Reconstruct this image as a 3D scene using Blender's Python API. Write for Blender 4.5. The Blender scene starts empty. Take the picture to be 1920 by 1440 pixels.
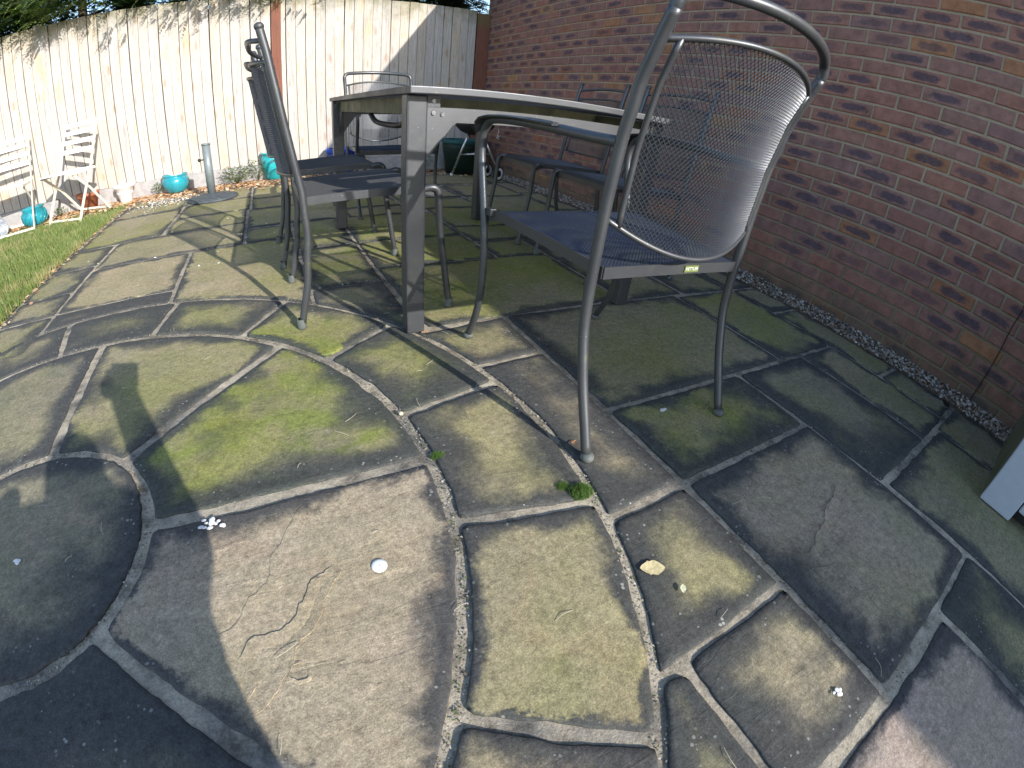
import bpy, bmesh, math, random
from math import sin, cos, pi, radians, sqrt, atan2, hypot
from mathutils import Vector, Matrix, noise

random.seed(7)
S = bpy.context.scene
COL = S.collection

# ------------------------------------------------------------------ camera
cd = bpy.data.cameras.new('camera')
cam = bpy.data.objects.new('camera', cd)
COL.objects.link(cam)
S.camera = cam
Rm = [[0.8966151750730393, 0.19720363047638656, -0.3964744076932023],
      [-0.43627073790219145, 0.5467187173853941, -0.7146792898291842],
      [0.07582262906956062, 0.8137624789749172, 0.576230471889137]]
cam.matrix_world = Matrix.Translation((-2.53541, -0.82651, 0.71971)) @ Matrix(Rm).to_4x4()
cd.type = 'PANO'
cd.panorama_type = 'FISHEYE_LENS_POLYNOMIAL'
cd.fisheye_fov = radians(180)
cd.sensor_fit = 'HORIZONTAL'
cd.sensor_width = 36.0
cd.sensor_height = 27.0
cd.fisheye_polynomial_k0 = 0.0
cd.fisheye_polynomial_k1 = -6.37609337e-02
cd.fisheye_polynomial_k2 = 6.39417961e-05
cd.fisheye_polynomial_k3 = 2.27206690e-05
cd.fisheye_polynomial_k4 = -5.06119516e-07
cd.shift_x = 39.02 / 1920
cd.shift_y = 34.9 / 1920
cd.clip_start = 0.005
cd.clip_end = 500

# ------------------------------------------------------------------ light
SUN_AZ, SUN_EL = radians(-68.8), radians(25.6)
sd = Vector((cos(SUN_EL) * cos(SUN_AZ), cos(SUN_EL) * sin(SUN_AZ), sin(SUN_EL)))
W = bpy.data.worlds.new('World')
S.world = W
W.use_nodes = True
nt = W.node_tree
bg = nt.nodes['Background']
sky = nt.nodes.new('ShaderNodeTexSky')
sky.sky_type = 'NISHITA'
sky.sun_disc = False
sky.sun_elevation = SUN_EL
sky.sun_rotation = radians(90) - SUN_AZ
sky.air_density = 1.0
sky.dust_density = 0.6
sky.ozone_density = 1.5
nt.links.new(sky.outputs[0], bg.inputs[0])
bg.inputs[1].default_value = 0.15
sl = bpy.data.lights.new('sun', 'SUN')
sl.energy = 3.35
sl.angle = radians(0.55)
sl.color = (1.0, 0.965, 0.91)
so = bpy.data.objects.new('sun', sl)
COL.objects.link(so)
so.rotation_euler = sd.to_track_quat('Z', 'Y').to_euler()
so.location = (3, -6, 6)
vs = S.view_settings
vs.view_transform = 'Standard'
vs.look = 'None'
vs.gamma = 1
vs.exposure = 1.15
vs.use_curve_mapping = False

# ------------------------------------------------------------------ helpers
def mk(name, verts, faces, mat=None, parent=None, smooth=False, loc=None):
    me = bpy.data.meshes.new(name)
    me.from_pydata([tuple(v) for v in verts], [], faces)
    me.update()
    if smooth:
        me.polygons.foreach_set('use_smooth', [True] * len(me.polygons))
    if mat: me.materials.append(mat)
    return ob(name, me, parent, loc)

def ob(name, me, parent=None, loc=None):
    o = bpy.data.objects.new(name, me)
    COL.objects.link(o)
    if parent: o.parent = parent
    if loc: o.location = loc
    return o

def tag(o, label=None, cat=None, group=None, kind=None):
    if label: o['label'] = label
    if cat: o['category'] = cat
    if group: o['group'] = group
    if kind: o['kind'] = kind
    return o

def thing(name, label, cat, loc=(0, 0, 0), rz=0, group=None):
    o = bpy.data.objects.new(name, None)
    COL.objects.link(o)
    o.location = loc
    o.rotation_euler = (0, 0, rz)
    o.empty_display_size = 0.1
    return tag(o, label, cat, group)

def copy_tree(o, parent=None):
    c = o.copy()
    COL.objects.link(c)
    if parent: c.parent = parent
    for ch in list(o.children): copy_tree(ch, c)
    return c

class MB:
    def __init__(s): s.v = []; s.f = []; s.sm = []
    def add(s, v, f, sm=False):
        n = len(s.v); s.v += [Vector(p) for p in v]; s.f += [tuple(i + n for i in q) for q in f]
        s.sm += [sm] * len(f); return s
    def box(s, x0, x1, y0, y1, z0, z1, bev=0.0):
        if bev <= 0:
            v = [(x, y, z) for z in (z0, z1) for y in (y0, y1) for x in (x0, x1)]
            return s.add(v, [(0, 2, 3, 1), (4, 5, 7, 6), (0, 1, 5, 4), (2, 6, 7, 3), (0, 4, 6, 2), (1, 3, 7, 5)])
        b = bev
        bm = bmesh.new()
        bmesh.ops.create_cube(bm, size=1)
        for q in bm.verts:
            q.co = Vector(((x0 + x1) / 2 + q.co.x * (x1 - x0), (y0 + y1) / 2 + q.co.y * (y1 - y0), (z0 + z1) / 2 + q.co.z * (z1 - z0)))
        bmesh.ops.bevel(bm, geom=bm.edges[:], offset=b, segments=2, affect='EDGES', profile=0.6)
        bm.verts.index_update()
        s.add([q.co.copy() for q in bm.verts], [[w.index for w in f.verts] for f in bm.faces])
        bm.free(); return s
    def tube(s, pts, r, n=12, cap=True):
        pts = [Vector(p) for p in pts]
        rr = r if isinstance(r, (list, tuple)) else [r] * len(pts)
        base = []; up = None
        for i, p in enumerate(pts):
            t = (pts[min(i + 1, len(pts) - 1)] - pts[max(i - 1, 0)]).normalized()
            if up is None:
                up = t.orthogonal().normalized()
            else:
                up = (up - t * up.dot(t)).normalized()
            sd_ = t.cross(up)
            base += [p + (up * cos(2 * pi * k / n) + sd_ * sin(2 * pi * k / n)) * rr[i] for k in range(n)]
        m = len(pts)
        f = [(i * n + k, i * n + (k + 1) % n, (i + 1) * n + (k + 1) % n, (i + 1) * n + k) for i in range(m - 1) for k in range(n)]
        s.add(base, f, True)
        if cap:
            n0 = len(s.v) - len(base)
            s.f.append(tuple(n0 + k for k in reversed(range(n)))); s.sm.append(False)
            s.f.append(tuple(n0 + (m - 1) * n + k for k in range(n))); s.sm.append(False)
        return s
    def lathe(s, prof, n=32, c=(0, 0, 0)):
        v = [(c[0] + r * cos(2 * pi * k / n), c[1] + r * sin(2 * pi * k / n), c[2] + z) for r, z in prof for k in range(n)]
        f = [(i * n + k, i * n + (k + 1) % n, (i + 1) * n + (k + 1) % n, (i + 1) * n + k) for i in range(len(prof) - 1) for k in range(n)]
        return s.add(v, f, True)
    def sphere(s, c, r, n=10, m=6, sc=(1, 1, 1)):
        prof = [(r * max(sin(pi * i / m), 1e-4), -r * cos(pi * i / m)) for i in range(m + 1)]
        v = [(c[0] + sc[0] * a * cos(2 * pi * k / n), c[1] + sc[1] * a * sin(2 * pi * k / n), c[2] + sc[2] * z) for a, z in prof for k in range(n)]
        f = [(i * n + k, i * n + (k + 1) % n, (i + 1) * n + (k + 1) % n, (i + 1) * n + k) for i in range(m) for k in range(n)]
        return s.add(v, f, True)
    def prism(s, poly, axis, a, b):
        # poly in the plane orthogonal to axis (0 x,1 y,2 z), extruded a..b
        def P(p, t):
            return [(t, p[0], p[1]), (p[0], t, p[1]), (p[0], p[1], t)][axis]
        n = len(poly)
        v = [P(p, a) for p in poly] + [P(p, b) for p in poly]
        f = [tuple(range(n)), tuple(range(2 * n - 1, n - 1, -1))] + [(i, (i + 1) % n, n + (i + 1) % n, n + i) for i in range(n)]
        return s.add(v, f)
    def build(s, name, mat=None, parent=None, loc=None):
        me = bpy.data.meshes.new(name)
        me.from_pydata([tuple(p) for p in s.v], [], s.f)
        me.update()
        me.polygons.foreach_set('use_smooth', s.sm)
        bm = bmesh.new(); bm.from_mesh(me); bmesh.ops.recalc_face_normals(bm, faces=bm.faces); bm.to_mesh(me); bm.free()
        if mat: me.materials.append(mat)
        return ob(name, me, parent, loc)

def smooth(pts, k=5):
    P = [Vector(p) for p in pts]; out = []
    for i in range(len(P) - 1):
        a = P[i - 1] if i else P[0] * 2 - P[1]; b, c = P[i], P[i + 1]
        d = P[i + 2] if i + 2 < len(P) else P[-1] * 2 - P[-2]
        for j in range(k):
            t = j / k
            out.append(0.5 * ((2 * b) + (c - a) * t + (2 * a - 5 * b + 4 * c - d) * t * t + (3 * b - a - 3 * c + d) * t ** 3))
    return out + [P[-1]]

def lerp(tab, x):
    if x <= tab[0][0]: return tab[0][1]
    for (a, va), (b, vb) in zip(tab, tab[1:]):
        if x <= b: return va + (vb - va) * (x - a) / (b - a)
    return tab[-1][1]

# ------------------------------------------------------------------ material helpers
class Mat:
    def __init__(s, name, rough=0.8, metal=0.0, spec=0.4):
        s.m = bpy.data.materials.new(name); s.m.use_nodes = True
        s.t = s.m.node_tree; s.b = s.t.nodes['Principled BSDF']
        s.b.inputs['Roughness'].default_value = rough
        s.b.inputs['Metallic'].default_value = metal
        s.b.inputs['Specular IOR Level'].default_value = spec
    def n(s, typ, **kw):
        x = s.t.nodes.new(typ)
        for k, v in kw.items():
            if k.startswith('i_'): x.inputs[k[2:].replace('_', ' ')].default_value = v
            else: setattr(x, k, v)
        return x
    def L(s, a, b): s.t.links.new(a, b)
    def co(s, kind='Object', sc=(1, 1, 1), loc=(0, 0, 0), add=None):
        if kind == 'World': o = s.n('ShaderNodeNewGeometry').outputs['Position']
        elif kind == 'UV': o = s.n('ShaderNodeTexCoord').outputs['UV']
        else: o = s.n('ShaderNodeTexCoord').outputs[kind]
        m = s.n('ShaderNodeMapping'); s.L(o, m.inputs[0]); m.inputs['Scale'].default_value = sc; m.inputs['Location'].default_value = loc
        o = m.outputs[0]
        if add is not None:
            v = s.n('ShaderNodeVectorMath', operation='ADD'); s.L(o, v.inputs[0]); s.L(add, v.inputs[1]); o = v.outputs[0]
        return o
    def noise(s, vec, scale, detail=4, rough=0.6, dist=0.0):
        x = s.n('ShaderNodeTexNoise'); s.L(vec, x.inputs['Vector'])
        x.inputs['Scale'].default_value = scale; x.inputs['Detail'].default_value = detail
        x.inputs['Roughness'].default_value = rough; x.inputs['Distortion'].default_value = dist
        return x.outputs['Fac']
    def vor(s, vec, scale, feat='F1', rnd=1.0):
        x = s.n('ShaderNodeTexVoronoi', feature=feat); s.L(vec, x.inputs['Vector']); x.inputs['Scale'].default_value = scale
        x.inputs['Randomness'].default_value = rnd
        return x.outputs['Distance']
    def ramp(s, fac, stops, interp='LINEAR'):
        r = s.n('ShaderNodeValToRGB'); s.L(fac, r.inputs[0]); e = r.color_ramp.elements; r.color_ramp.interpolation = interp
        while len(e) < len(stops): e.new(0.5)
        for k, (p, c) in enumerate(stops):
            e[k].position = p
            e[k].color = (c, c, c, 1) if isinstance(c, (int, float)) else (*c, 1)
        return r.outputs[0]
    def math(s, op, a, b=None, clamp=False):
        m = s.n('ShaderNodeMath', operation=op, use_clamp=clamp)
        for i, v in enumerate((a, b)):
            if v is None: continue
            if isinstance(v, (int, float)): m.inputs[i].default_value = v
            else: s.L(v, m.inputs[i])
        return m.outputs[0]
    def mix(s, fac, a, b, mode='MIX'):
        m = s.n('ShaderNodeMix', data_type='RGBA', blend_type=mode)
        for i, v in ((0, fac), (6, a), (7, b)):
            if isinstance(v, (int, float)): m.inputs[i].default_value = v
            elif isinstance(v, tuple): m.inputs[i].default_value = (*v, 1)
            else: s.L(v, m.inputs[i])
        return m.outputs[2]
    def smst(s, v, a, b):
        m = s.n('ShaderNodeMapRange', interpolation_type='SMOOTHSTEP'); s.L(v, m.inputs[0])
        m.inputs[1].default_value = a; m.inputs[2].default_value = b
        return m.outputs[0]
    def color(s, c):
        if isinstance(c, tuple): s.b.inputs['Base Color'].default_value = (*c, 1)
        else: s.L(c, s.b.inputs['Base Color'])
    def bump(s, h, strength=0.5, dist=0.01, prev=None):
        b = s.n('ShaderNodeBump'); b.inputs['Strength'].default_value = strength; b.inputs['Distance'].default_value = dist
        s.L(h, b.inputs['Height'])
        if prev: s.L(prev, b.inputs['Normal'])
        s.L(b.outputs[0], s.b.inputs['Normal'])
        return b.outputs[0]
    def rnd(s): return s.n('ShaderNodeObjectInfo').outputs['Random']
    def attr(s, name, out='Fac'): return s.n('ShaderNodeAttribute', attribute_name=name).outputs[out]

def simple(name, c, rough=0.6, metal=0.0, var=0.25, scale=30, bump=0.0, spec=0.4):
    M = Mat(name, rough, metal, spec)
    v = M.co('Object')
    n = M.noise(v, scale, 5)
    f = M.ramp(n, [(0.3, 1 - var), (0.7, 1 + var * 0.4)])
    M.color(M.mix(1.0, c, f, 'MULTIPLY'))
    M.L(M.ramp(M.noise(v, scale * 0.6, 3), [(0.3, max(rough - 0.1, 0.05)), (0.7, min(rough + 0.15, 1))]), M.b.inputs['Roughness'])
    if bump: M.bump(n, bump, 0.004)
    return M.m

# ---- stone paving
def stone_material():
    M = Mat('sandstone', 0.85, 0, 0.25)
    p = M.co('World')
    edge = M.attr('edge')
    sep = M.n('ShaderNodeSeparateColor'); M.L(M.attr('par', 'Color'), sep.inputs[0])
    tone, moss, dirt = sep.outputs[0], sep.outputs[1], sep.outputs[2]
    hue = M.attr('hue')
    sh = M.n('ShaderNodeCombineXYZ')
    for i in range(2): M.L(M.math('MULTIPLY', hue, 37.0 + 11 * i), sh.inputs[i])
    va = M.n('ShaderNodeVectorMath', operation='ADD'); M.L(p, va.inputs[0]); M.L(sh.outputs[0], va.inputs[1]); ps = va.outputs[0]
    low = M.noise(ps, 3.2, 5, 0.62, 0.4)
    tan = M.mix(M.ramp(low, [(0.3, 0), (0.7, 1)]), (0.40, 0.315, 0.195), (0.275, 0.235, 0.14))
    grey = M.mix(M.ramp(low, [(0.3, 0), (0.7, 1)]), (0.25, 0.215, 0.155), (0.165, 0.155, 0.115))
    c = M.mix(tone, grey, tan)
    c = M.mix(M.math('MULTIPLY', M.attr('pink'), M.ramp(low, [(0.3, .6), (0.6, 1)])), c, (0.40, 0.315, 0.265))
    # warm/pink beds of colour
    warm = M.ramp(M.noise(ps, 5.0, 4, 0.6, 1.2), [(0.52, 0), (0.70, 1)])
    c = M.mix(M.math('MULTIPLY', warm, 0.5), c, (0.34, 0.235, 0.165))
    # stretched bedding streaks
    mp = M.n('ShaderNodeMapping'); M.L(ps, mp.inputs[0]); mp.inputs['Rotation'].default_value = (0, 0, 0.9); mp.inputs['Scale'].default_value = (3.5, 22, 3.5)
    st = M.noise(mp.outputs[0], 1.4, 6, 0.7, 0.8)
    c = M.mix(0.45, c, M.ramp(st, [(0.28, 0.66), (0.5, 1.0), (0.74, 1.18)]), 'MULTIPLY')
    # thin green algae film
    ga = M.ramp(M.noise(p, 1.7, 5, 0.65), [(0.35, 0), (0.65, 1)])
    gf = M.math('MULTIPLY', ga, M.math('ADD', M.math('MULTIPLY', moss, 1.0), 0.10, True), True)
    c = M.mix(gf, c, (0.205, 0.215, 0.040))
    # bright moss in patches
    mz = M.noise(ps, 6.5, 6, 0.72, 0.6)
    mm = M.math('MULTIPLY', M.ramp(mz, [(0.46, 0), (0.60, 1)]), M.smst(moss, 0.45, 1.0), True)
    c = M.mix(M.math('MULTIPLY', mm, 0.75), c, (0.175, 0.205, 0.045))
    # dark biofilm margins
    dn = M.noise(ps, 6.0, 4, 0.6, 0.4)
    dn2 = M.noise(ps, 60.0, 3, 0.7)
    ed = M.math('ADD', edge, M.math('MULTIPLY', M.math('SUBTRACT', dn, 0.5), 0.13))
    ed = M.math('ADD', ed, M.math('MULTIPLY', M.math('SUBTRACT', dn2, 0.5), 0.045))
    wd = M.math('MULTIPLY', dirt, M.ramp(M.noise(ps, 2.6, 3, 0.6), [(0.36, 0.04), (0.5, 0.155), (0.66, 0.38)]))
    dm = M.math('SUBTRACT', 1.0, M.math('DIVIDE', ed, M.math('ADD', wd, 0.004)), True)
    dm = M.smst(dm, 0.02, 0.85)
    c = M.mix(M.math('MULTIPLY', dm, 0.9), c, M.mix(M.noise(p, 9, 3), (0.028, 0.031, 0.042), (0.06, 0.064, 0.062)))
    # blotches
    bl = M.ramp(M.noise(ps, 4.1, 7, 0.75, 1.0), [(0.56, 0), (0.68, 1)])
    c = M.mix(M.math('MULTIPLY', M.math('MULTIPLY', bl, dirt), 0.45, True), c, (0.055, 0.06, 0.055))
    # speckle and grain
    g1 = M.noise(p, 330, 4, 0.85)
    c = M.mix(1.0, c, M.ramp(g1, [(0.30, 0.55), (0.5, 1.0), (0.70, 1.5)]), 'MULTIPLY')
    g3 = M.noise(p, 105, 5, 0.8)
    c = M.mix(1.0, c, M.ramp(g3, [(0.32, 0.72), (0.5, 1.0), (0.68, 1.28)]), 'MULTIPLY')
    g2 = M.noise(p, 45, 4, 0.75)
    c = M.mix(1.0, c, M.ramp(g2, [(0.3, 0.72), (0.5, 1.0), (0.72, 1.25)]), 'MULTIPLY')
    # lichen dots, most of them in the dark margins
    lv = M.vor(p, 60)
    lm = M.math('MULTIPLY', M.math('LESS_THAN', M.math('ADD', lv, M.math('MULTIPLY', M.noise(p, 38, 4), 0.62)), 0.46),
                M.ramp(M.noise(ps, 8, 3), [(0.48, 0), (0.60, 1)]))
    lm = M.math('MULTIPLY', lm, M.math('ADD', M.math('MULTIPLY', dm, 0.75), 0.12))
    c = M.mix(M.math('MULTIPLY', lm, 0.8), c, (0.36, 0.36, 0.32))
    M.color(c)
    # relief : terraces of riven stone + grit
    tn = M.noise(mp.outputs[0], 0.42, 4, 0.55, 0.5)
    ter = M.ramp(tn, [(0.0, 0.0), (0.36, 0.0), (0.368, 0.3), (0.47, 0.34), (0.476, 0.6), (0.56, 0.62), (0.566, 0.85), (0.66, 0.9), (0.668, 1.0)])
    b1 = M.bump(M.math('MULTIPLY', ter, M.ramp(M.noise(ps, 2.6, 2), [(0.42, 0), (0.6, 1)])), 0.30, 0.006)
    b2 = M.bump(st, 0.13, 0.005, b1)
    b3 = M.bump(g2, 0.32, 0.004, b2)
    M.bump(g3, 0.45, 0.002, b3)
    return M.m

def mortar_material():
    M = Mat('mortar_bed', 0.95, 0, 0.1)
    p = M.co('World')
    a = M.noise(p, 2.3, 6, 0.7)
    c = M.ramp(a, [(0.30, (0.075, 0.075, 0.07)), (0.40, (0.20, 0.185, 0.16)), (0.50, (0.36, 0.31, 0.235)), (0.62, (0.48, 0.415, 0.31))])
    c = M.mix(1.0, c, M.ramp(M.noise(p, 16, 6, 0.75), [(0.36, 0.45), (0.5, 0.95), (0.6, 1.12)]), 'MULTIPLY')
    c = M.mix(1.0, c, M.ramp(M.noise(p, 220, 4, 0.8), [(0.3, 0.65), (0.7, 1.3)]), 'MULTIPLY')
    M.color(c)
    b = M.bump(M.noise(p, 42, 6, 0.7), 0.45, 0.008)
    M.bump(M.noise(p, 300, 4), 0.6, 0.0015, b)
    return M.m

def brick_material(attr):
    M = Mat('brick_face' if attr else 'brick', 0.9, 0, 0.15)
    r = M.attr('rnd') if attr else M.rnd()
    wn = M.n('ShaderNodeTexWhiteNoise', noise_dimensions='1D'); M.L(r, wn.inputs['W'])
    r2 = wn.outputs['Value']
    p = M.co('World')
    base = M.ramp(r, [(0.0, (0.33, 0.155, 0.115)), (0.3, (0.285, 0.16, 0.135)), (0.55, (0.31, 0.145, 0.11)), (0.8, (0.255, 0.148, 0.135)), (0.93, (0.34, 0.145, 0.085)), (1.0, (0.38, 0.205, 0.11))])
    uv = M.co('UV')
    sx = M.n('ShaderNodeSeparateXYZ'); M.L(uv, sx.inputs[0])
    dx = M.math('MULTIPLY', M.math('ABSOLUTE', M.math('SUBTRACT', sx.outputs[0], 0.5)), 2.2)
    dy = M.math('MULTIPLY', M.math('ABSOLUTE', M.math('SUBTRACT', sx.outputs[1], 0.5)), 2.4)
    d = M.math('POWER', M.math('ADD', M.math('POWER', dx, 3.0), M.math('POWER', dy, 2.4)), 0.4)
    d = M.math('ADD', d, M.math('MULTIPLY', M.math('SUBTRACT', M.noise(p, 17, 6, 0.78, 0.5), 0.5), 1.7))
    sm = M.math('MULTIPLY', M.smst(M.math('SUBTRACT', 1.0, d), 0.1, 0.5), M.smst(r2, 0.35, 0.75))
    c = M.mix(M.math('MULTIPLY', sm, 0.85), base, M.mix(M.noise(p, 60, 3), (0.075, 0.065, 0.088), (0.12, 0.08, 0.092)))
    c = M.mix(0.8, c, M.ramp(M.noise(p, 14, 5, 0.7), [(0.3, 0.62), (0.7, 1.25)]), 'MULTIPLY')
    sc_ = M.ramp(M.noise(p, 5.5, 6, 0.75), [(0.60, 0), (0.74, 1)])
    c = M.mix(M.math('MULTIPLY', sc_, 0.35), c, (0.30, 0.26, 0.20))
    c = M.mix(1.0, c, M.ramp(M.noise(p, 260, 3, 0.7), [(0.3, 0.8), (0.7, 1.2)]), 'MULTIPLY')
    pits = M.math('MULTIPLY', M.math('LESS_THAN', M.vor(p, 120), 0.20), sm)
    c = M.mix(pits, c, (0.02, 0.015, 0.02))
    # damp green base courses
    z = M.n('ShaderNodeSeparateXYZ'); M.L(p, z.inputs[0])
    g = M.math('MULTIPLY', M.smst(M.math('ADD', z.outputs[2], M.math('MULTIPLY', M.noise(p, 7, 4), 0.2)), 0.34, 0.16), 0.55)
    c = M.mix(g, c, (0.085, 0.085, 0.055))
    M.color(c)
    M.bump(M.noise(p, 130, 5, 0.75), 0.5, 0.003)
    return M.m

def wallmortar_material():
    M = Mat('brick_mortar', 0.95, 0, 0.1)
    p = M.co('World')
    c = M.ramp(M.noise(p, 6, 5, 0.7), [(0.3, (0.29, 0.23, 0.165)), (0.65, (0.42, 0.335, 0.24))])
    z = M.n('ShaderNodeSeparateXYZ'); M.L(p, z.inputs[0])
    g = M.smst(M.math('ADD', z.outputs[2], M.math('MULTIPLY', M.noise(p, 6, 4), 0.3)), 0.9, 0.25)
    c = M.mix(M.math('MULTIPLY', g, 0.7), c, (0.13, 0.125, 0.075))
    c = M.mix(1.0, c, M.ramp(M.noise(p, 180, 4), [(0.3, 0.75), (0.7, 1.2)]), 'MULTIPLY')
    M.color(c)
    M.bump(M.noise(p, 120, 4), 0.6, 0.004)
    return M.m

def wood_material(name, cA, cB, knots=True, green=True):
    M = Mat(name, 0.8, 0, 0.2)
    r = M.rnd()
    cmb = M.n('ShaderNodeCombineXYZ')
    for i, k in enumerate((13.0, 7.0, 29.0)): M.L(M.math('MULTIPLY', r, k), cmb.inputs[i])
    v = M.co('Object', (1, 1, 1), add=cmb.outputs[0])
    mp = M.n('ShaderNodeMapping'); M.L(v, mp.inputs[0]); mp.inputs['Scale'].default_value = (14, 14, 0.55)
    wv = M.noise(mp.outputs[0], 2.2, 5, 0.65, 1.3)
    mp2 = M.n('ShaderNodeMapping'); M.L(v, mp2.inputs[0]); mp2.inputs['Scale'].default_value = (60, 60, 1.3)
    fine = M.noise(mp2.outputs[0], 3.0, 4, 0.7, 0.3)
    c = M.mix(M.ramp(wv, [(0.3, 0), (0.7, 1)]), cA, cB)
    rings = M.n('ShaderNodeMath', operation='SINE'); M.L(M.math('MULTIPLY', wv, 42.0), rings.inputs[0])
    c = M.mix(0.8, c, M.ramp(rings.outputs[0], [(0.0, 1.06), (0.6, 1.0), (1.0, 0.66)]), 'MULTIPLY')
    c = M.mix(0.9, c, M.ramp(fine, [(0.3, 0.80), (0.6, 1.08)]), 'MULTIPLY')
    tint = M.ramp(r, [(0.0, (1.0, 0.98, 0.95)), (0.35, (0.97, 0.94, 0.90)), (0.6, (0.90, 0.90, 0.93)), (0.85, (1.03, 0.965, 0.88)), (1.0, (0.86, 0.86, 0.86))])
    c = M.mix(1.0, c, tint, 'MULTIPLY')
    if knots:
        mp3 = M.n('ShaderNodeMapping'); M.L(v, mp3.inputs[0]); mp3.inputs['Scale'].default_value = (9.0, 4, 3.0)
        k = M.vor(mp3.outputs[0], 1.0)
        km = M.smst(k, 0.22, 0.07)
        kr = M.n('ShaderNodeMath', operation='SINE'); M.L(M.math('MULTIPLY', k, 90.0), kr.inputs[0])
        c = M.mix(M.math('MULTIPLY', km, 0.5), c, M.mix(M.math('MULTIPLY', M.math('ADD', kr.outputs[0], 1.0), 0.5), (0.42, 0.21, 0.09), (0.24, 0.13, 0.07)))
        c = M.mix(M.math('MULTIPLY', M.smst(M.noise(mp3.outputs[0], 0.9, 4, 0.6), 0.56, 0.72), 0.55), c, (0.55, 0.36, 0.18))
    if green:
        z = M.n('ShaderNodeSeparateXYZ'); M.L(M.co('World'), z.inputs[0])
        g = M.smst(M.math('ADD', z.outputs[2], M.math('MULTIPLY', M.noise(M.co('World'), 4, 5, 0.7), 0.7)), 2.0, 2.35)
        c = M.mix(M.math('MULTIPLY', g, 0.8), c, (0.13, 0.125, 0.05))
        b = M.smst(M.math('ADD', z.outputs[2], M.math('MULTIPLY', M.noise(M.co('World'), 3, 4), 0.5)), 0.75, 0.3)
        c = M.mix(M.math('MULTIPLY', b, 0.25), c, (0.36, 0.33, 0.31))
    M.color(c)
    M.bump(fine, 0.35, 0.002)
    return M.m

def metal_material(name='powder_coated_metal', c=(0.085, 0.088, 0.095), rough=0.36, metal=0.55):
    M = Mat(name, rough, metal, 0.5)
    v = M.co('World')
    n = M.noise(v, 1200, 2, 0.6)
    d = M.noise(v, 7, 5, 0.7)
    col = M.mix(1.0, c, M.ramp(n, [(0.3, 0.85), (0.7, 1.2)]), 'MULTIPLY')
    col = M.mix(M.math('MULTIPLY', M.ramp(d, [(0.5, 0), (0.75, 1)]), 0.35), col, (0.11, 0.11, 0.075))
    ch = M.math('MULTIPLY', M.math('LESS_THAN', M.vor(v, 55), 0.065), M.ramp(M.noise(v, 9, 3), [(0.5, 0), (0.56, 1)]))
    col = M.mix(ch, col, (0.40, 0.41, 0.36))
    al = M.ramp(M.noise(v, 28, 5, 0.7), [(0.60, 0), (0.72, 1)])
    col = M.mix(M.math('MULTIPLY', al, 0.28), col, (0.16, 0.18, 0.06))
    M.color(col)
    M.L(M.ramp(d, [(0.3, rough - 0.05), (0.7, rough + 0.16)]), M.b.inputs['Roughness'])
    M.bump(n, 0.12, 0.0004)
    return M.m

m_stone = stone_material()
m_mortar = mortar_material()
m_brick = brick_material(False)
m_brickf = brick_material(True)
m_wmort = wallmortar_material()
m_board = wood_material('fence_wood', (0.54, 0.505, 0.46), (0.43, 0.39, 0.345))
m_postr = wood_material('red_post_wood', (0.235, 0.10, 0.068), (0.18, 0.08, 0.058), False, True)
m_postp = wood_material('pale_post_wood', (0.46, 0.445, 0.44), (0.38, 0.36, 0.34), True, True)
m_conc = simple('concrete', (0.36, 0.34, 0.33), 0.9, 0, 0.25, 18, 0.3)
m_metal = metal_material()
m_mesh = metal_material('mesh_metal', (0.105, 0.108, 0.118), 0.40, 0.65)
m_seat = metal_material('seat_mesh_metal', (0.055, 0.062, 0.082), 0.36, 0.7)
m_meshd = metal_material('dark_mesh_metal', (0.115, 0.11, 0.11), 0.4, 0.6)
m_ttop = metal_material('table_metal', (0.10, 0.102, 0.108), 0.44, 0.6)
m_rail = simple('algae_rail', (0.14, 0.135, 0.07), 0.6, 0.1, 0.5, 14, 0.1)
m_rubber = simple('grey_plastic', (0.10, 0.11, 0.10), 0.65, 0, 0.3, 40)
m_black = simple('black_plastic', (0.015, 0.015, 0.016), 0.5, 0, 0.3, 40)
m_bolt = simple('bolt_steel', (0.35, 0.35, 0.36), 0.3, 0.9, 0.2, 80)
m_alu = simple('aluminium', (0.62, 0.62, 0.64), 0.3, 0.85, 0.15, 30)
m_white = simple('white_paint', (0.80, 0.79, 0.76), 0.45, 0, 0.10, 15)
m_cream = simple('cream_paint', (0.72, 0.68, 0.55), 0.5, 0, 0.22, 12)
m_teal = simple('teal_glaze', (0.02, 0.27, 0.33), 0.18, 0, 0.35, 9, 0, 0.7)
m_turq = simple('turquoise_glaze', (0.02, 0.36, 0.38), 0.22, 0, 0.3, 12, 0, 0.7)
m_blue = simple('blue_glaze', (0.012, 0.05, 0.42), 0.2, 0, 0.25, 14, 0, 0.7)
m_terra = simple('terracotta', (0.36, 0.13, 0.07), 0.85, 0, 0.35, 22, 0.2)
m_whitep = simple('white_glaze', (0.75, 0.73, 0.70), 0.35, 0, 0.10, 15)
m_galv = simple('galvanised', (0.50, 0.53, 0.57), 0.42, 0.6, 0.3, 26)
m_dgreen = simple('dark_green_plastic', (0.007, 0.024, 0.016), 0.5, 0, 0.4, 8)
m_dteal = simple('dark_teal_rim', (0.02, 0.10, 0.10), 0.45, 0, 0.3, 8)
m_iron = simple('grey_cast_base', (0.075, 0.088, 0.095), 0.7, 0.1, 0.4, 25, 0.3)
m_tube = simple('grey_tube', (0.22, 0.25, 0.25), 0.5, 0.3, 0.2, 20)
m_soil = simple('soil', (0.10, 0.07, 0.045), 0.95, 0, 0.6, 30, 0.8)
m_cab = simple('cabinet_grey', (0.42, 0.45, 0.50), 0.5, 0, 0.07, 30)
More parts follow.
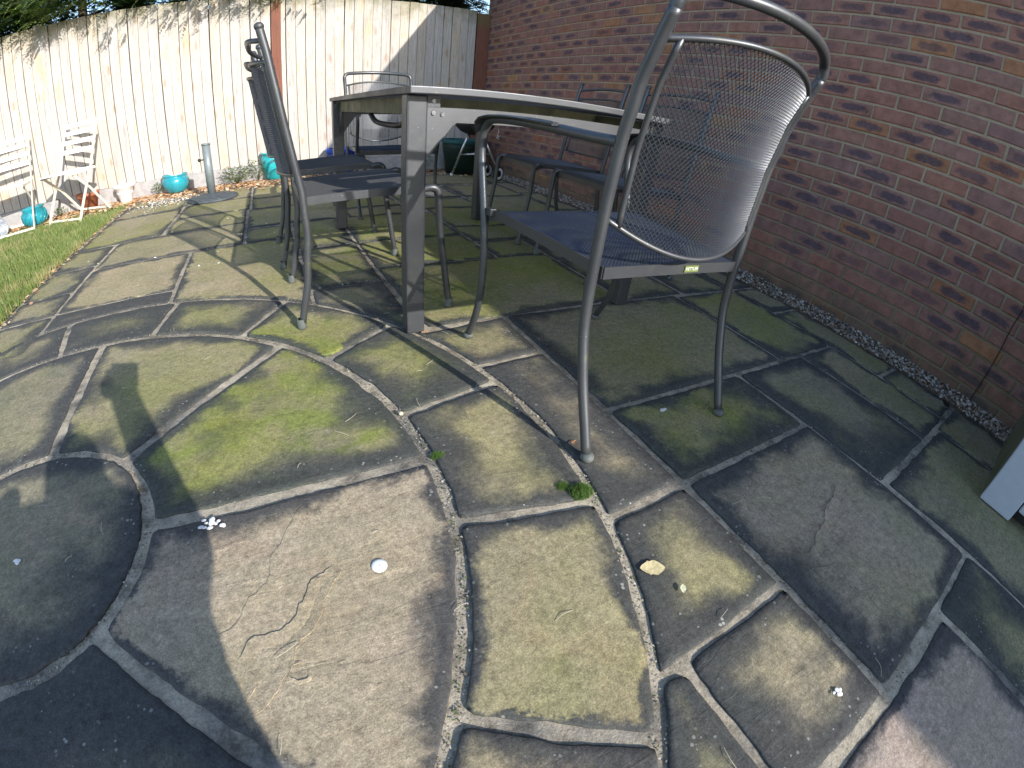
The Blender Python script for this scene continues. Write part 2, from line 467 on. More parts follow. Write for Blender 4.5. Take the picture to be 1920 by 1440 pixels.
def algae_side():
    M = Mat('cabinet_side_algae', 0.7)
    z = M.noise(M.co('World'), 9, 5, 0.7)
    M.color(M.ramp(z, [(0.3, (0.07, 0.085, 0.03)), (0.7, (0.17, 0.18, 0.12))]))
    return M.m
m_cabs = algae_side()

# ------------------------------------------------------------------ ground and paving
bed = MB().add([(-3.96, -6, -0.0055), (0.006, -6, -0.0055), (0.006, 5, -0.0055), (-3.96, 5, -0.0055)], [(0, 1, 2, 3)]).build('mortar_bed', m_mortar)
tag(bed, kind='structure')
m_lawnsoil = simple('lawn_soil', (0.055, 0.06, 0.022), 0.95, 0, 0.5, 20, 0.6)
gr = MB().add([(-80, -80, -0.03), (80, -80, -0.03), (80, 80, -0.03), (-80, 80, -0.03)], [(0, 1, 2, 3)]).build('ground', m_lawnsoil)
tag(gr, kind='structure')

CX, CY = -3.25, -0.105
R0, R1, R2 = 0.325, 0.970, 1.288
patio = thing('patio', None, None); del_keys = [k for k in list(patio.keys()) if k in ('label', 'category')]
patio['kind'] = 'structure'
GAP = 0.0092
SLABS = {}

def slab(sides, tone=0.6, moss=0.2, dirt=0.6, gap=GAP, res=0.02, zoff=0.0, seed=None, pink=0.0):
    """sides: four functions t->(x,y): bottom(left->right), right(bottom->top), top(left->right), left(bottom->top)"""
    B, Rr, T, Lf = sides
    rnd = random.Random(seed if seed is not None else random.random())
    def coons(u, v):
        b, t, l, r = Vector(B(u)), Vector(T(u)), Vector(Lf(v)), Vector(Rr(v))
        p = (1 - v) * b + v * t + (1 - u) * l + u * r
        q = (1 - u) * (1 - v) * Vector(B(0)) + u * (1 - v) * Vector(B(1)) + (1 - u) * v * Vector(T(0)) + u * v * Vector(T(1))
        return p - q
    w = max(((coons(1, .5) - coons(0, .5)).length), 0.03); h = max(((coons(.5, 1) - coons(.5, 0)).length), 0.03)
    nu = max(6, min(46, int(w / res))); nv = max(6, min(46, int(h / res)))
    us = [0, .0035 / w] + [i / nu for i in range(1, nu)] + [1 - .0035 / w, 1]
    vs_ = [0, .0035 / h] + [i / nv for i in range(1, nv)] + [1 - .0035 / h, 1]
    NU, NV = len(us), len(vs_)
    verts, edge = [], []
    o = Vector((rnd.random() * 50, rnd.random() * 50, 0))
    tilt = (rnd.uniform(-.0025, .0025), rnd.uniform(-.0025, .0025)); z0 = rnd.uniform(-0.001, 0.002) + zoff
    c = coons(.5, .5)
    for j, v in enumerate(vs_):
        for i, u in enumerate(us):
            # local widths for a constant gap
            wu = max((coons(1, v) - coons(0, v)).length, .02); hv = max((coons(u, 1) - coons(u, 0)).length, .02)
            uu = gap / wu + u * (1 - 2 * gap / wu) if wu > 2.5 * gap else .5
            vv = gap / hv + v * (1 - 2 * gap / hv) if hv > 2.5 * gap else .5
            p = coons(uu, vv)
            dd = min(u * wu, (1 - u) * wu, v * hv, (1 - v) * hv)
            # rounded corners
            a, b_ = min(u, 1 - u) * wu, min(v, 1 - v) * hv
            rc = 0.013
            if a < rc and b_ < rc:
                k = hypot(rc - a, rc - b_)
                if k > rc:
                    s = (rc / k)
                    na, nb = rc - (rc - a) * s, rc - (rc - b_) * s
                    p = p + (c - p).normalized() * hypot(na - a, nb - b_)
                    dd = 0
            wob = 0.0055 * noise.noise(Vector((p.x * 11, p.y * 11, 3))) + 0.0042 * noise.noise(Vector((p.x * 38, p.y * 38, 8)))
            if dd < .03: p = p + (c - p).normalized() * (wob + .0015)
            z = z0 + tilt[0] * (p.x - c.x) + tilt[1] * (p.y - c.y)
            z += 0.0022 * noise.noise(Vector((p.x * 4, p.y * 4, 0)) + o) + 0.0012 * noise.noise(Vector((p.x * 14, p.y * 14, 0)) + o)
            if dd < 1e-5: z -= 0.0030
            verts.append((p.x, p.y, z)); edge.append(max(dd, 0))
    faces = [(j * NU + i, j * NU + i + 1, (j + 1) * NU + i + 1, (j + 1) * NU + i) for j in range(NV - 1) for i in range(NU - 1)]
    # skirt
    rim = [i for i in range(NU)] + [j * NU + NU - 1 for j in range(1, NV)] + [(NV - 1) * NU + i for i in range(NU - 2, -1, -1)] + [j * NU for j in range(NV - 2, 0, -1)]
    n0 = len(verts)
    for k in rim: verts.append((verts[k][0], verts[k][1], -0.03)); edge.append(0)
    m = len(rim)
    faces += [(rim[k], n0 + k, n0 + (k + 1) % m, rim[(k + 1) % m]) for k in range(m)]
    me = bpy.data.meshes.new('paving_slab')
    me.from_pydata(verts, [], faces); me.update()
    bm = bmesh.new(); bm.from_mesh(me); bmesh.ops.recalc_face_normals(bm, faces=bm.faces); bm.to_mesh(me); bm.free()
    me.polygons.foreach_set('use_smooth', [True] * (len(faces) - m) + [False] * m)
    a = me.attributes.new('edge', 'FLOAT', 'POINT'); a.data.foreach_set('value', edge)
    a = me.attributes.new('par', 'FLOAT_COLOR', 'POINT'); a.data.foreach_set('color', [tone, moss, dirt, 1] * len(verts))
    hv = rnd.random()
    a = me.attributes.new('hue', 'FLOAT', 'POINT'); a.data.foreach_set('value', [hv] * len(verts))
    a = me.attributes.new('pink', 'FLOAT', 'POINT'); a.data.foreach_set('value', [pink] * len(verts))
    me.materials.append(m_stone)
    o_ = ob('paving_slab', me, patio)
    SLABS[seed] = (o_, (tone, moss, dirt), hv, pink)
    return o_

def seg(a, b): return lambda t: (a[0] + (b[0] - a[0]) * t, a[1] + (b[1] - a[1]) * t)
def arc(r, a0, a1): return lambda t: (CX + r * cos(radians(a0 + (a1 - a0) * t)), CY + r * sin(radians(a0 + (a1 - a0) * t)))
def rect(x0, x1, y0, y1, **k): return slab((seg((x0, y0), (x1, y0)), seg((x1, y0), (x1, y1)), seg((x0, y1), (x1, y1)), seg((x0, y0), (x0, y1))), **k)
def quad(a, b, c, d, **k):   # bl, br, tr, tl
    return slab((seg(a, b), seg(b, c), seg(d, c), seg(a, d)), **k)
def ringx(y, r=R2):  # x on the right part of the ring at height y
    return CX + sqrt(max(r * r - (y - CY) ** 2, 0))
def ringy(x, r=R2): return CY + sqrt(max(r * r - (x - CX) ** 2, 0))

# centre disc: a thin octagon-of-arcs written as four sides of a circle
slab((arc(R0, -135, -45), arc(R0, -45, 45), arc(R0, 135, 45), arc(R0, 225, 135)), tone=0.12, moss=0.15, dirt=0.95, gap=0.015, res=0.016, seed=1)
ring1 = {0: (0.9, 0.0, .45), 1: (0.45, 1.0, .75), 2: (0.4, .45, .5), 3: (.1, .2, .8), 7: (.95, .12, .55), 6: (.1, .1, 1.1), 4: (.3, .3, .8), 5: (.3, .3, .8)}
ring1 = {7: (1.0, 0.10, .38), 0: (0.38, 1.0, .80), 1: (0.45, .55, .50), 2: (.15, .20, .75), 6: (.08, .1, 1.15), 3: (.3, .3, .8), 4: (.3, .3, .8), 5: (.3, .3, .8)}
for k in range(8):
    a0 = 0.8 + 45 * k - .6; a1 = a0 + 45
    tn, ms, dt = ring1[k]
    slab((arc(R0, a0, a1), seg(arc(R0, a1, a1)(0), arc(R1, a1, a1)(0)), arc(R1, a0, a1), seg(arc(R0, a0, a0)(0), arc(R1, a0, a0)(0))), tone=tn, moss=ms, dirt=dt, gap=0.0138, res=0.016, pink={7: .55, 0: .1}.get(k, 0), seed=20 + k)
ring2 = {0: (.75, .35, .75), 1: (.55, .85, .75), 2: (.5, .85, .45), 3: (.35, .5, .8), 4: (.3, .35, .95), 5: (.3, .2, .8), 15: (.7, .30, .25), 14: (.85, .15, .4)}
for k in range(16):
    a0 = -11.6 + 22.5 * k; a1 = a0 + 22.5
    tn, ms, dt = ring2.get(k, (.4, .3, .7))
    slab((arc(R1, a0, a1), seg(arc(R1, a1, a1)(0), arc(R2, a1, a1)(0)), arc(R2, a0, a1), seg(arc(R1, a0, a0)(0), arc(R2, a0, a0)(0))), tone=tn, moss=ms, dirt=dt, gap=0.0106, res=0.016, pink={15: .12, 14: .3}.get(k, 0), seed=40 + k)

XE = -1.755
# right corner stones of the circle
def arcx(y0, y1): return lambda t: (ringx(y0 + (y1 - y0) * t), y0 + (y1 - y0) * t)
slab((seg((ringx(.245), .235), (XE, .25)), seg((XE, .25), (XE, .54)), seg((-2.075, .53), (XE, .54)), lambda t: (ringx(.235 + .27 * t) - .0 * t, .235 + .27 * t)), tone=.55, moss=.35, dirt=.55, seed=61)
slab((seg((ringx(-.41), -.42), (XE, -.41)), seg((XE, -.41), (XE, .25)), seg((ringx(.235), .235), (XE, .25)), arcx(-.42, .235)), tone=.55, moss=.25, dirt=1.1, seed=62, pink=.2)
slab((seg((ringx(-.735), -.745), (XE, -.735)), seg((XE, -.735), (XE, -.41)), seg((ringx(-.42), -.42), (XE, -.41)), arcx(-.745, -.42)), tone=.6, moss=.3, dirt=1.2, seed=63)
quad((-2.07, -1.04), (XE, -1.04), (XE, -.735), (-2.07, -.735), tone=.75, moss=.35, dirt=.95, seed=64, pink=.3)
slab((lambda t: (ringx(-1.04) + t * (-2.07 - ringx(-1.04)), -1.04), seg((-2.07, -1.04), (-2.07, -.745)), lambda t: (ringx(-.745) + t * (-2.07 - ringx(-.745)), -.745), arcx(-1.04, -.745)), tone=.2, moss=.25, dirt=1.0, seed=65)
# slab below the square (pink and others)
rect(-2.06, -1.44, -1.66, -1.05, tone=1.0, moss=0.0, dirt=.35, seed=66, pink=1.0)
rect(-2.75, -2.06, -1.9, -1.05 - .35, tone=.4, moss=.2, seed=67)
rect(-1.435, -1.125, -1.66, -1.03, tone=.4, moss=.55, dirt=.85, seed=68)
# east field
rect(XE, -1.14, -1.035, -.41, tone=.72, moss=.25, dirt=.55, seed=70, pink=.45)
rect(XE, -1.145, -.41, -.098, tone=.45, moss=.75, dirt=.65, seed=71)
rect(XE, -.81, -.098, .545, tone=.30, moss=.45, dirt=.40, seed=72)
rect(-.81, -.33, -.098, .535, tone=.35, moss=.6, dirt=.35, seed=73)
rect(-1.14, -.655, -.715, -.098, tone=.15, moss=.45, dirt=1.0, seed=74)
rect(-.655, -.335, -.715, -.098, tone=.55, moss=.3, dirt=.4, seed=75)
rect(-1.125, -.475, -1.66, -.72, tone=.35, moss=.35, dirt=.5, seed=76)
rect(-.475, -.09, -1.4, -.71, tone=.35, moss=.4, dirt=.3, seed=77)
for y0, y1 in ((-.705, -.373), (-.373, .253), (.253, .545), (.545, 1.1), (1.1, 1.75), (1.75, 2.3), (2.3, 3.0), (3.0, 3.6), (3.6, 4.2)):
    rect(-.33, -.09, y0, y1, tone=.3, moss=.4, dirt=.2)
# north field, under and beyond the table
quad((-2.07, .53), (-1.14, .555), (-1.14, 1.207), (-2.095, 1.207), tone=.55, moss=.72, dirt=.25, seed=80)
rect(-1.14, -.73, .545, 1.10, tone=.4, moss=.5, dirt=.4); rect(-.73, -.33, .545, 1.10, tone=.4, moss=.5, dirt=.4)
rect(-2.095, -1.447, 1.207, 1.672, tone=.35, moss=1.0, dirt=.15, seed=81)
rect(-1.447, -1.14, 1.207, 1.52, tone=.3, moss=.75, dirt=.3)
rect(-1.14, -.33, 1.10, 1.52, tone=.3, moss=.6, dirt=.3)
rect(-1.447, -.95, 1.52, 1.85, tone=.3, moss=1.0, dirt=.2)
rect(-.95, -.33, 1.52, 2.1, tone=.3, moss=.6, dirt=.2)
rect(-2.095, -1.447, 1.672, 2.32, tone=.35, moss=.95, dirt=.2, seed=82)
rect(-1.447, -.95, 1.85, 2.42, tone=.3, moss=.9, dirt=.2)
rect(-.95, -.33, 2.1, 2.85, tone=.3, moss=.6, dirt=.2)
rect(-2.035, -1.56, 2.32, 2.62, tone=.3, moss=.6, dirt=.3)
rect(-1.56, -.95, 2.42, 2.85, tone=.3, moss=.8, dirt=.3)
rect(-2.035, -1.56, 2.62, 3.35, tone=.3, moss=.8, dirt=.3)
for x0, x1, y0, y1 in ((-1.56, -.95, 2.85, 3.5), (-.95, -.33, 2.85, 3.45), (-1.2, -.33, 3.5, 4.2), (-2.03, -1.2, 3.5, 4.3), (-2.7, -2.03, 3.42, 4.3), (-3.3, -2.7, 3.53, 4.25), (-3.93, -3.3, 3.9, 4.2)):
    rect(x0, x1, y0, y1, tone=.5, moss=.4, dirt=.3)
# west field
def ringtop(x0, x1): return lambda t: (x0 + (x1 - x0) * t, ringy(x0 + (x1 - x0) * t))
slab((lambda t: (-2.42 + (-2.08 + 2.42) * t, ringy(-2.42 + .34 * t)), seg((-2.08, ringy(-2.08)), (-2.095, 1.04)), seg((-2.42, 1.04), (-2.095, 1.04)), seg((-2.42, ringy(-2.42)), (-2.42, 1.04))), tone=.35, moss=.55, dirt=.8, seed=90)
rect(-2.42, -2.095, 1.04, 1.672, tone=.35, moss=.8, dirt=.35, seed=91)
slab((ringtop(-3.03, -2.42), seg((-2.42, ringy(-2.42)), (-2.42, 1.94)), seg((-3.03, 1.94), (-2.42, 1.94)), seg((-3.03, ringy(-3.03)), (-3.03, 1.94))), tone=.72, moss=.45, dirt=.2, seed=92)
slab((ringtop(-3.63, -3.03), seg((-3.03, ringy(-3.03)), (-3.03, 1.325)), seg((-3.63, 1.325), (-3.03, 1.325)), seg((-3.63, ringy(-3.63)), (-3.63, 1.325))), tone=.3, moss=.2, dirt=1.1, seed=93)
rect(-3.63, -3.03, 1.325, 1.945, tone=.85, moss=.15, dirt=.35, seed=94)
quad((-3.63, 1.945), (-2.72, 1.945), (-2.72, 2.50), (-3.62, 2.51), tone=.55, moss=.3, dirt=.3, seed=95)
rect(-2.72, -2.42, 1.945, 2.30, tone=.4, moss=.5, dirt=.4); rect(-2.42, -2.095, 1.672, 2.33, tone=.35, moss=.7, dirt=.4)
rect(-2.72, -2.035, 2.33, 2.95, tone=.35, moss=.6, dirt=.3)
rect(-2.70, -2.035, 2.95, 3.42, tone=.4, moss=.6, dirt=.2)
rect(-3.29, -2.72, 2.50, 2.985, tone=.4, moss=.55, dirt=.3); rect(-3.29, -2.70, 2.985, 3.53, tone=.4, moss=.5, dirt=.3)
quad((-3.93, 2.50), (-3.31, 2.52), (-3.29, 3.43), (-3.93, 3.43), tone=.5, moss=.55, dirt=.35, seed=96)
rect(-3.93, -3.31, 3.43, 3.9, tone=.5, moss=.4, dirt=.3)
for y0, y1 in ((.9, 1.32), (1.32, 1.61), (1.61, 2.05), (2.05, 2.5)): rect(-3.95, -3.63, y0, y1, tone=.3, moss=.4, dirt=.5)
rect(-4.6, -4.05, -.2, .9, tone=.3, moss=.3, dirt=.5)

# riven ledges of the big slabs, real steps in the stone
from mathutils.bvhtree import BVHTree
def ledge(seed, path, w, h, side=1):
    so_, par, hv, pk = SLABS[seed]
    me0 = so_.data
    bvh = BVHTree.FromPolygons([v.co for v in me0.vertices], [p.vertices[:] for p in me0.polygons])
    rl = random.Random(len(path) * 7 + seed)
    pts = []
    P = smooth([(x, y, 0) for x, y in path], 6)
    P = [p + Vector((noise.noise(p * 45) * .006 + noise.noise(p * 130) * .003, noise.noise(p * 45 + Vector((5, 5, 5))) * .006 + noise.noise(p * 130 + Vector((2, 2, 2))) * .003, 0)) for p in P]
    V, F = [], []
    n = len(P)
    for i, p in enumerate(P):
        d = (P[min(i + 1, n - 1)] - P[max(i - 1, 0)]); d.z = 0; d.normalize(); q = Vector((-d.y, d.x, 0)) * side
        e = min(1, min(i, n - 1 - i) / 5)
        for off, hh in ((0, -.002), (0.0002, h * e), (w * .25, h * e * .8), (w * .6, h * e * .4), (w * (1 + .3 * noise.noise(p * 25)), -.0008)):
            r = p + q * off
            hit = bvh.ray_cast(Vector((r.x, r.y, .05)), Vector((0, 0, -1)))[0]
            V.append((r.x, r.y, (hit.z if hit else 0) + hh))
    for i in range(n - 1):
        for j in range(4): F.append((i * 5 + j, i * 5 + j + 1, (i + 1) * 5 + j + 1, (i + 1) * 5 + j))
    me = bpy.data.meshes.new('stone_ledge'); me.from_pydata(V, [], F); me.update()
    bm = bmesh.new(); bm.from_mesh(me); bmesh.ops.recalc_face_normals(bm, faces=bm.faces)
    if sum(f.normal.z for f in bm.faces) < 0: bmesh.ops.reverse_faces(bm, faces=bm.faces)
    bm.to_mesh(me); bm.free()
    ea = me0.attributes['edge'].data; sv = [v.co for v in me0.vertices]
    ev = []
    for x_, y_, z_ in V:
        b_ = min(range(0, len(sv)), key=lambda k: (sv[k].x - x_) ** 2 + (sv[k].y - y_) ** 2 + (0 if sv[k].z > -.02 else 9))
        ev.append(ea[b_].value)
    a = me.attributes.new('edge', 'FLOAT', 'POINT'); a.data.foreach_set('value', ev)
    for nm, val in (('hue', hv), ('pink', pk)):
        a = me.attributes.new(nm, 'FLOAT', 'POINT'); a.data.foreach_set('value', [val] * len(V))
    a = me.attributes.new('par', 'FLOAT_COLOR', 'POINT'); a.data.foreach_set('color', [*par, 1] * len(V))
    me.materials.append(m_stone)
    ob('stone_ledge', me, so_)
BIG = 27
ledge(BIG, [(-2.568, -0.135), (-2.593, -0.158), (-2.636, -0.22), (-2.666, -0.269), (-2.67, -0.285), (-2.666, -0.298), (-2.69, -0.326), (-2.713, -0.336), (-2.726, -0.355), (-2.743, -0.381), (-2.772, -0.401), (-2.776, -0.409)], .040, .0013, 1)
ledge(BIG, [(-2.539, -0.311), (-2.578, -0.326), (-2.604, -0.347), (-2.629, -0.384), (-2.652, -0.409), (-2.686, -0.418), (-2.719, -0.416), (-2.735, -0.436), (-2.747, -0.455)], .030, .0022, 1)
ledge(BIG, [(-2.541, -0.315), (-2.544, -0.341), (-2.568, -0.361), (-2.588, -0.397), (-2.609, -0.428), (-2.634, -0.441), (-2.646, -0.46), (-2.658, -0.483), (-2.677, -0.505), (-2.695, -0.523), (-2.715, -0.542), (-2.746, -0.555)], .026, .0016, -1)
ledge(BIG, [(-2.746, -0.536), (-2.724, -0.506), (-2.719, -0.484), (-2.734, -0.468)], .018, .0018, 1)
ledge(BIG, [(-2.639, -0.495), (-2.639, -0.51), (-2.654, -0.513), (-2.661, -0.498), (-2.651, -0.485), (-2.642, -.488)], .008, .002, 1)
ledge(BIG, [(-2.851, -0.27), (-2.894, -0.277), (-2.924, -0.3), (-2.947, -0.31)], .02, .0018, 1)
ledge(BIG, [(-2.868, -0.346), (-2.879, -0.365), (-2.892, -0.399)], .02, .0018, 1)
for pth, w_, h_, sd_ in (
    ([(-1.322, -0.606), (-1.353, -0.637), (-1.397, -0.652), (-1.455, -0.663), (-1.5, -0.685), (-1.557, -0.699), (-1.614, -0.718), (-1.66, -0.712)], .03, .0030, 1),
    ([(-1.686, -0.746), (-1.632, -0.763), (-1.587, -0.801), (-1.568, -0.834), (-1.572, -0.863), (-1.592, -0.888)], .03, .0022, -1),
    ([(-1.537, -0.943), (-1.526, -0.972), (-1.52, -1.0), (-1.523, -1.019)], .02, .003, 1),
    ([(-1.441, -0.753), (-1.522, -0.763), (-1.578, -0.766)], .02, .002, -1),
    ([(-1.5, -0.808), (-1.518, -0.816), (-1.527, -0.852), (-1.536, -0.891), (-1.56, -0.917)], .02, .002, -1)):
    ledge(70, pth, w_, h_, sd_)

# ------------------------------------------------------------------ brick wall
wall = thing('brick_wall', 'tall red and purple brick house wall along the right side of the patio', 'wall')
BW, BH, BD = 0.2145, 0.0645, 0.1
def brick_shape(bev=0.004):
    """front face proud at x=0, body behind"""
    y0, y1, z0, z1 = -BW / 2, BW / 2, -BH / 2, BH / 2
    b = bev
    v = [(0, y0 + b, z0 + b), (0, y1 - b, z0 + b), (0, y1 - b, z1 - b), (0, y0 + b, z1 - b),
         (b, y0, z0), (b, y1, z0), (b, y1, z1), (b, y0, z1),
         (.03, y0, z0), (.03, y1, z0), (.03, y1, z1), (.03, y0, z1)]
    f = [(3, 2, 1, 0)] + [(i, (i + 1) % 4, 4 + (i + 1) % 4, 4 + i) for i in range(4)] + [(4 + i, 4 + (i + 1) % 4, 8 + (i + 1) % 4, 8 + i) for i in range(4)]
    return v, f
def brick_uv(co, y0, y1, z0, z1): return ((co[1] - y0) / (y1 - y0), (co[2] - z0) / (z1 - z0))
brick_meshes = []
for k in range(5):
    rb = random.Random(100 + k)
    v, f = brick_shape(rb.uniform(.003, .0055))
    v = [(p[0] + (0 if p[0] > .02 else rb.uniform(-.0006, .0012)), p[1] + rb.uniform(-.0018, .0018), p[2] + rb.uniform(-.0016, .0016)) for p in v]
    me = bpy.data.meshes.new('brick'); me.from_pydata(v, [], f); me.update()
    bm = bmesh.new(); bm.from_mesh(me); bmesh.ops.recalc_face_normals(bm, faces=bm.faces)
    bm.to_mesh(me); bm.free()
    uv = me.uv_layers.new(name='UVMap')
    for l in me.loops: uv.data[l.index].uv = brick_uv(me.vertices[l.vertex_index].co, -BW / 2, BW / 2, -BH / 2, BH / 2)
    me.materials.append(m_brick); brick_meshes.append(me)
WALL_END = 4.66
cells = []; bats = []
camp = cam.matrix_world.translation
for c in range(-14, 24):
    z = 1.7025 - 0.075 * c
    off = 0.0 if c % 2 == 0 else 0.1125
    n0 = int(-7.2 / .225) - 1
    for n in range(n0, 24):
        y = n * .225 + off + 0.1125 + 0.0
        if y + BW / 2 > WALL_END:
            if y - BW / 2 < WALL_END - .03: bats.append((y, z, WALL_END - .003))
            continue
        if y < -1.5 and z > 2.33: continue
        # joints sit at y=-u*.225 for even courses
        vis = (camp - Vector((0, y, z)))
        fwd = -Vector((cam.matrix_world[0][2], cam.matrix_world[1][2], cam.matrix_world[2][2]))
        ang = (-vis).normalized().dot(fwd)
        front = y > -1.0 and z < 2.4 and z > 0.02
        area = abs(vis.normalized().x) / vis.length_squared * (1 if front and ang > 0.25 else 0.0)
        # hidden by the near chair back
        cells.append((area, y, z, c))
cells.sort(key=lambda q: -q[0])
wallrng = random.Random(5)
for area, y, z, c in cells[:300]:
    o = bpy.data.objects.new('brick', brick_meshes[wallrng.randrange(5)])
    COL.objects.link(o); o.parent = wall
    o.location = (wallrng.uniform(-.0012, .0012), y + wallrng.uniform(-.0012, .0012), z + wallrng.uniform(-.0008, .0008))
V, F, UV, RN = [], [], [], []
bv, bf = brick_shape()
for area, y, z, c in cells[300:]:
    n = len(V); dx = wallrng.uniform(-.0012, .0012); r = wallrng.random()
    V += [(p[0] + dx, p[1] + y, p[2] + z) for p in bv]; RN += [r] * 12
    for q in bf:
        F.append(tuple(i + n for i in q)); UV += [brick_uv(bv[i], -BW / 2, BW / 2, -BH / 2, BH / 2) for i in q]
for y, z, ye in bats:
    n = len(V); r = wallrng.random(); y0 = y - BW / 2; k_ = (ye - y0) / BW
    V += [(p[0], y0 + (p[1] + BW / 2) * k_, p[2] + z) for p in bv]; RN += [r] * 12
    for q in bf:
        F.append(tuple(i + n for i in q)); UV += [brick_uv(bv[i], -BW / 2, BW / 2, -BH / 2, BH / 2) for i in q]
me = bpy.data.meshes.new('brickwork'); me.from_pydata(V, [], F)
uv = me.uv_layers.new(name='UVMap'); uv.data.foreach_set('uv', [k for p in UV for k in p])
a = me.attributes.new('rnd', 'FLOAT', 'POINT'); a.data.foreach_set('value', RN)
me.materials.append(m_brickf)
bw = ob('brickwork', me, wall); bw['kind'] = 'stuff'
MB().box(.0055, .105, -1.5, WALL_END - .002, -.06, 2.71).box(.0045, .105, -7.3, -1.501, -.06, 2.36).build('mortar_backing', m_wmort, wall)
MB().box(-.004, .11, -1.5, WALL_END, 2.712, 2.735).build('wall_coping', m_conc, wall)

# ------------------------------------------------------------------ gravel by the wall
def pebble_strip():
    rg = random.Random(11); V, F = [], []
    t = (1 + sqrt(5)) / 2
    ic = [Vector(p).normalized() for p in [(-1, t, 0), (1, t, 0), (-1, -t, 0), (1, -t, 0), (0, -1, t), (0, 1, t), (0, -1, -t), (0, 1, -t), (t, 0, -1), (t, 0, 1), (-t, 0, -1), (-t, 0, 1)]]
    fc = [(0, 11, 5), (0, 5, 1), (0, 1, 7), (0, 7, 10), (0, 10, 11), (1, 5, 9), (5, 11, 4), (11, 10, 2), (10, 7, 6), (7, 1, 8), (3, 9, 4), (3, 4, 2), (3, 2, 6), (3, 6, 8), (3, 8, 9), (4, 9, 5), (2, 4, 11), (6, 2, 10), (8, 6, 7), (9, 8, 1)]
    col = []
    pal = [(.42, .37, .30), (.30, .24, .18), (.5, .47, .43), (.2, .16, .14), (.36, .22, .14), (.55, .52, .48), (.25, .23, .22)]
    y = -1.45
    N = 5200
    for i in range(N):
        y = -1.45 + 5.9 * (rg.random() ** 1.35)
        x = rg.uniform(-.088, -.004)
        s = rg.uniform(.0035, .0085)
        hgt = .004 + .042 * ((x + .088) / .088)
        z = hgt + rg.uniform(-.004, .004)
        m = Matrix.Rotation(rg.uniform(0, 6.28), 3, 'Z') @ Matrix.Rotation(rg.uniform(0, 6.28), 3, 'X')
        sc = Vector((rg.uniform(.8, 1.4), rg.uniform(.7, 1.2), rg.uniform(.5, .9)))
        n = len(V); c = pal[rg.randrange(len(pal))]; k = rg.uniform(.5, .95)
        for p in ic:
            q = m @ Vector((p.x * sc.x, p.y * sc.y, p.z * sc.z)) * s * rg.uniform(.88, 1.1)
            V.append((x + q.x, y + q.y, z + q.z)); col += [c[0] * k, c[1] * k, c[2] * k, 1]
        F += [tuple(j + n for j in f) for f in fc]
    me = bpy.data.meshes.new('gravel'); me.from_pydata(V, [], F)
    a = me.attributes.new('tint', 'FLOAT_COLOR', 'POINT'); a.data.foreach_set('color', col)
    M = Mat('gravel_stone', .75); M.color(M.attr('tint', 'Color')); me.materials.append(M.m)
    o = ob('gravel', me); tag(o, kind='stuff')
    g = MB().add([(-.09, -1.5, -.02), (-.09, -1.5, .0), (0.003, -1.5, .042), (-.09, 4.6, -.02), (-.09, 4.6, .0), (0.003, 4.6, .042)], [(1, 2, 5, 4), (0, 1, 4, 3)]).build('gravel_bed', m_soil)
    tag(g, kind='structure')
pebble_strip()

# ------------------------------------------------------------------ fence
def fy(x): return 4.62 + .0246 * x
FANG = atan2(.0246, 1)
fence = thing('wooden_fence', 'tall pale weathered close-board timber fence across the back of the garden', 'fence')
bmesh_list = []
for k in range(6):
    rb = random.Random(300 + k); w = .0962
    hw = w / 2
    z1 = 1.735
    tv = rb.uniform(-.004, .004)
    v = []
    for zz in (0, .6, 1.2, z1):
        jt = rb.uniform(-.0012, .0012)
        v += [(-hw + jt, -.004, zz), (-hw + .003 + jt, -.010, zz), (hw - .003 + jt, -.014, zz), (hw + jt, -.012, zz), (hw + jt, .006, zz), (-hw + jt, .006, zz)]
    f = [(i * 6 + j, i * 6 + (j + 1) % 6, (i + 1) * 6 + (j + 1) % 6, (i + 1) * 6 + j) for i in range(3) for j in range(6)] + [(5, 4, 3, 2, 1, 0), (18, 19, 20, 21, 22, 23)]
    me = bpy.data.meshes.new('fence_board'); me.from_pydata(v, [], f); me.update(); me.materials.append(m_board); bmesh_list.append(me)
rf = random.Random(77)
x = -0.165
posts = [(-2.372, .052)]
while x > -8.0:
    if abs(x + 2.372) < .06: x -= .03; 
    o = bpy.data.objects.new('fence_board', bmesh_list[rf.randrange(6)])
    COL.objects.link(o); o.parent = fence
    o.location = (x - .05, fy(x) + rf.uniform(-.003, .003), .17 + rf.uniform(-.002, .002))
    o.rotation_euler = (rf.uniform(-.003, .003), rf.uniform(-.0022, .0022), FANG + rf.uniform(-.03, .03))
    x -= .1003 * rf.uniform(.985, 1.015)
    if -2.43 < x < -2.325: x = -2.4
def post(x, w, mat, h, yo=-.03): 
    MB().box(x - w / 2, x + w / 2, fy(x) + yo, fy(x) + .07, 0, h, .004).build('fence_post', mat, fence)
post(-2.372, .098, m_postr, 1.93, -.012)
post(-.080, .155, m_postr, 1.88)
post(-4.74, .10, m_postp, 1.93, -.016)
for x0, x1 in ((-2.33, -.06), (-4.70, -2.41), (-7.2, -4.78)):
    v = MB(); v.box(x0, x1, -.02, .02, 0, .168, .004)
    o = v.build('gravel_board', m_conc, fence); o.location = (0, fy((x0 + x1) / 2) - .012, 0.0)
    o.rotation_euler = (0, 0, 0)
for zz in (.45, 1.05, 1.65):
    MB().box(-8, -.1, 4.655, 4.69, zz, zz + .07).build('fence_rail', m_postp, fence)
MB().box(-8, -.02, 4.70, 4.712, .05, 1.84).build('back_boarding', m_postp, fence)

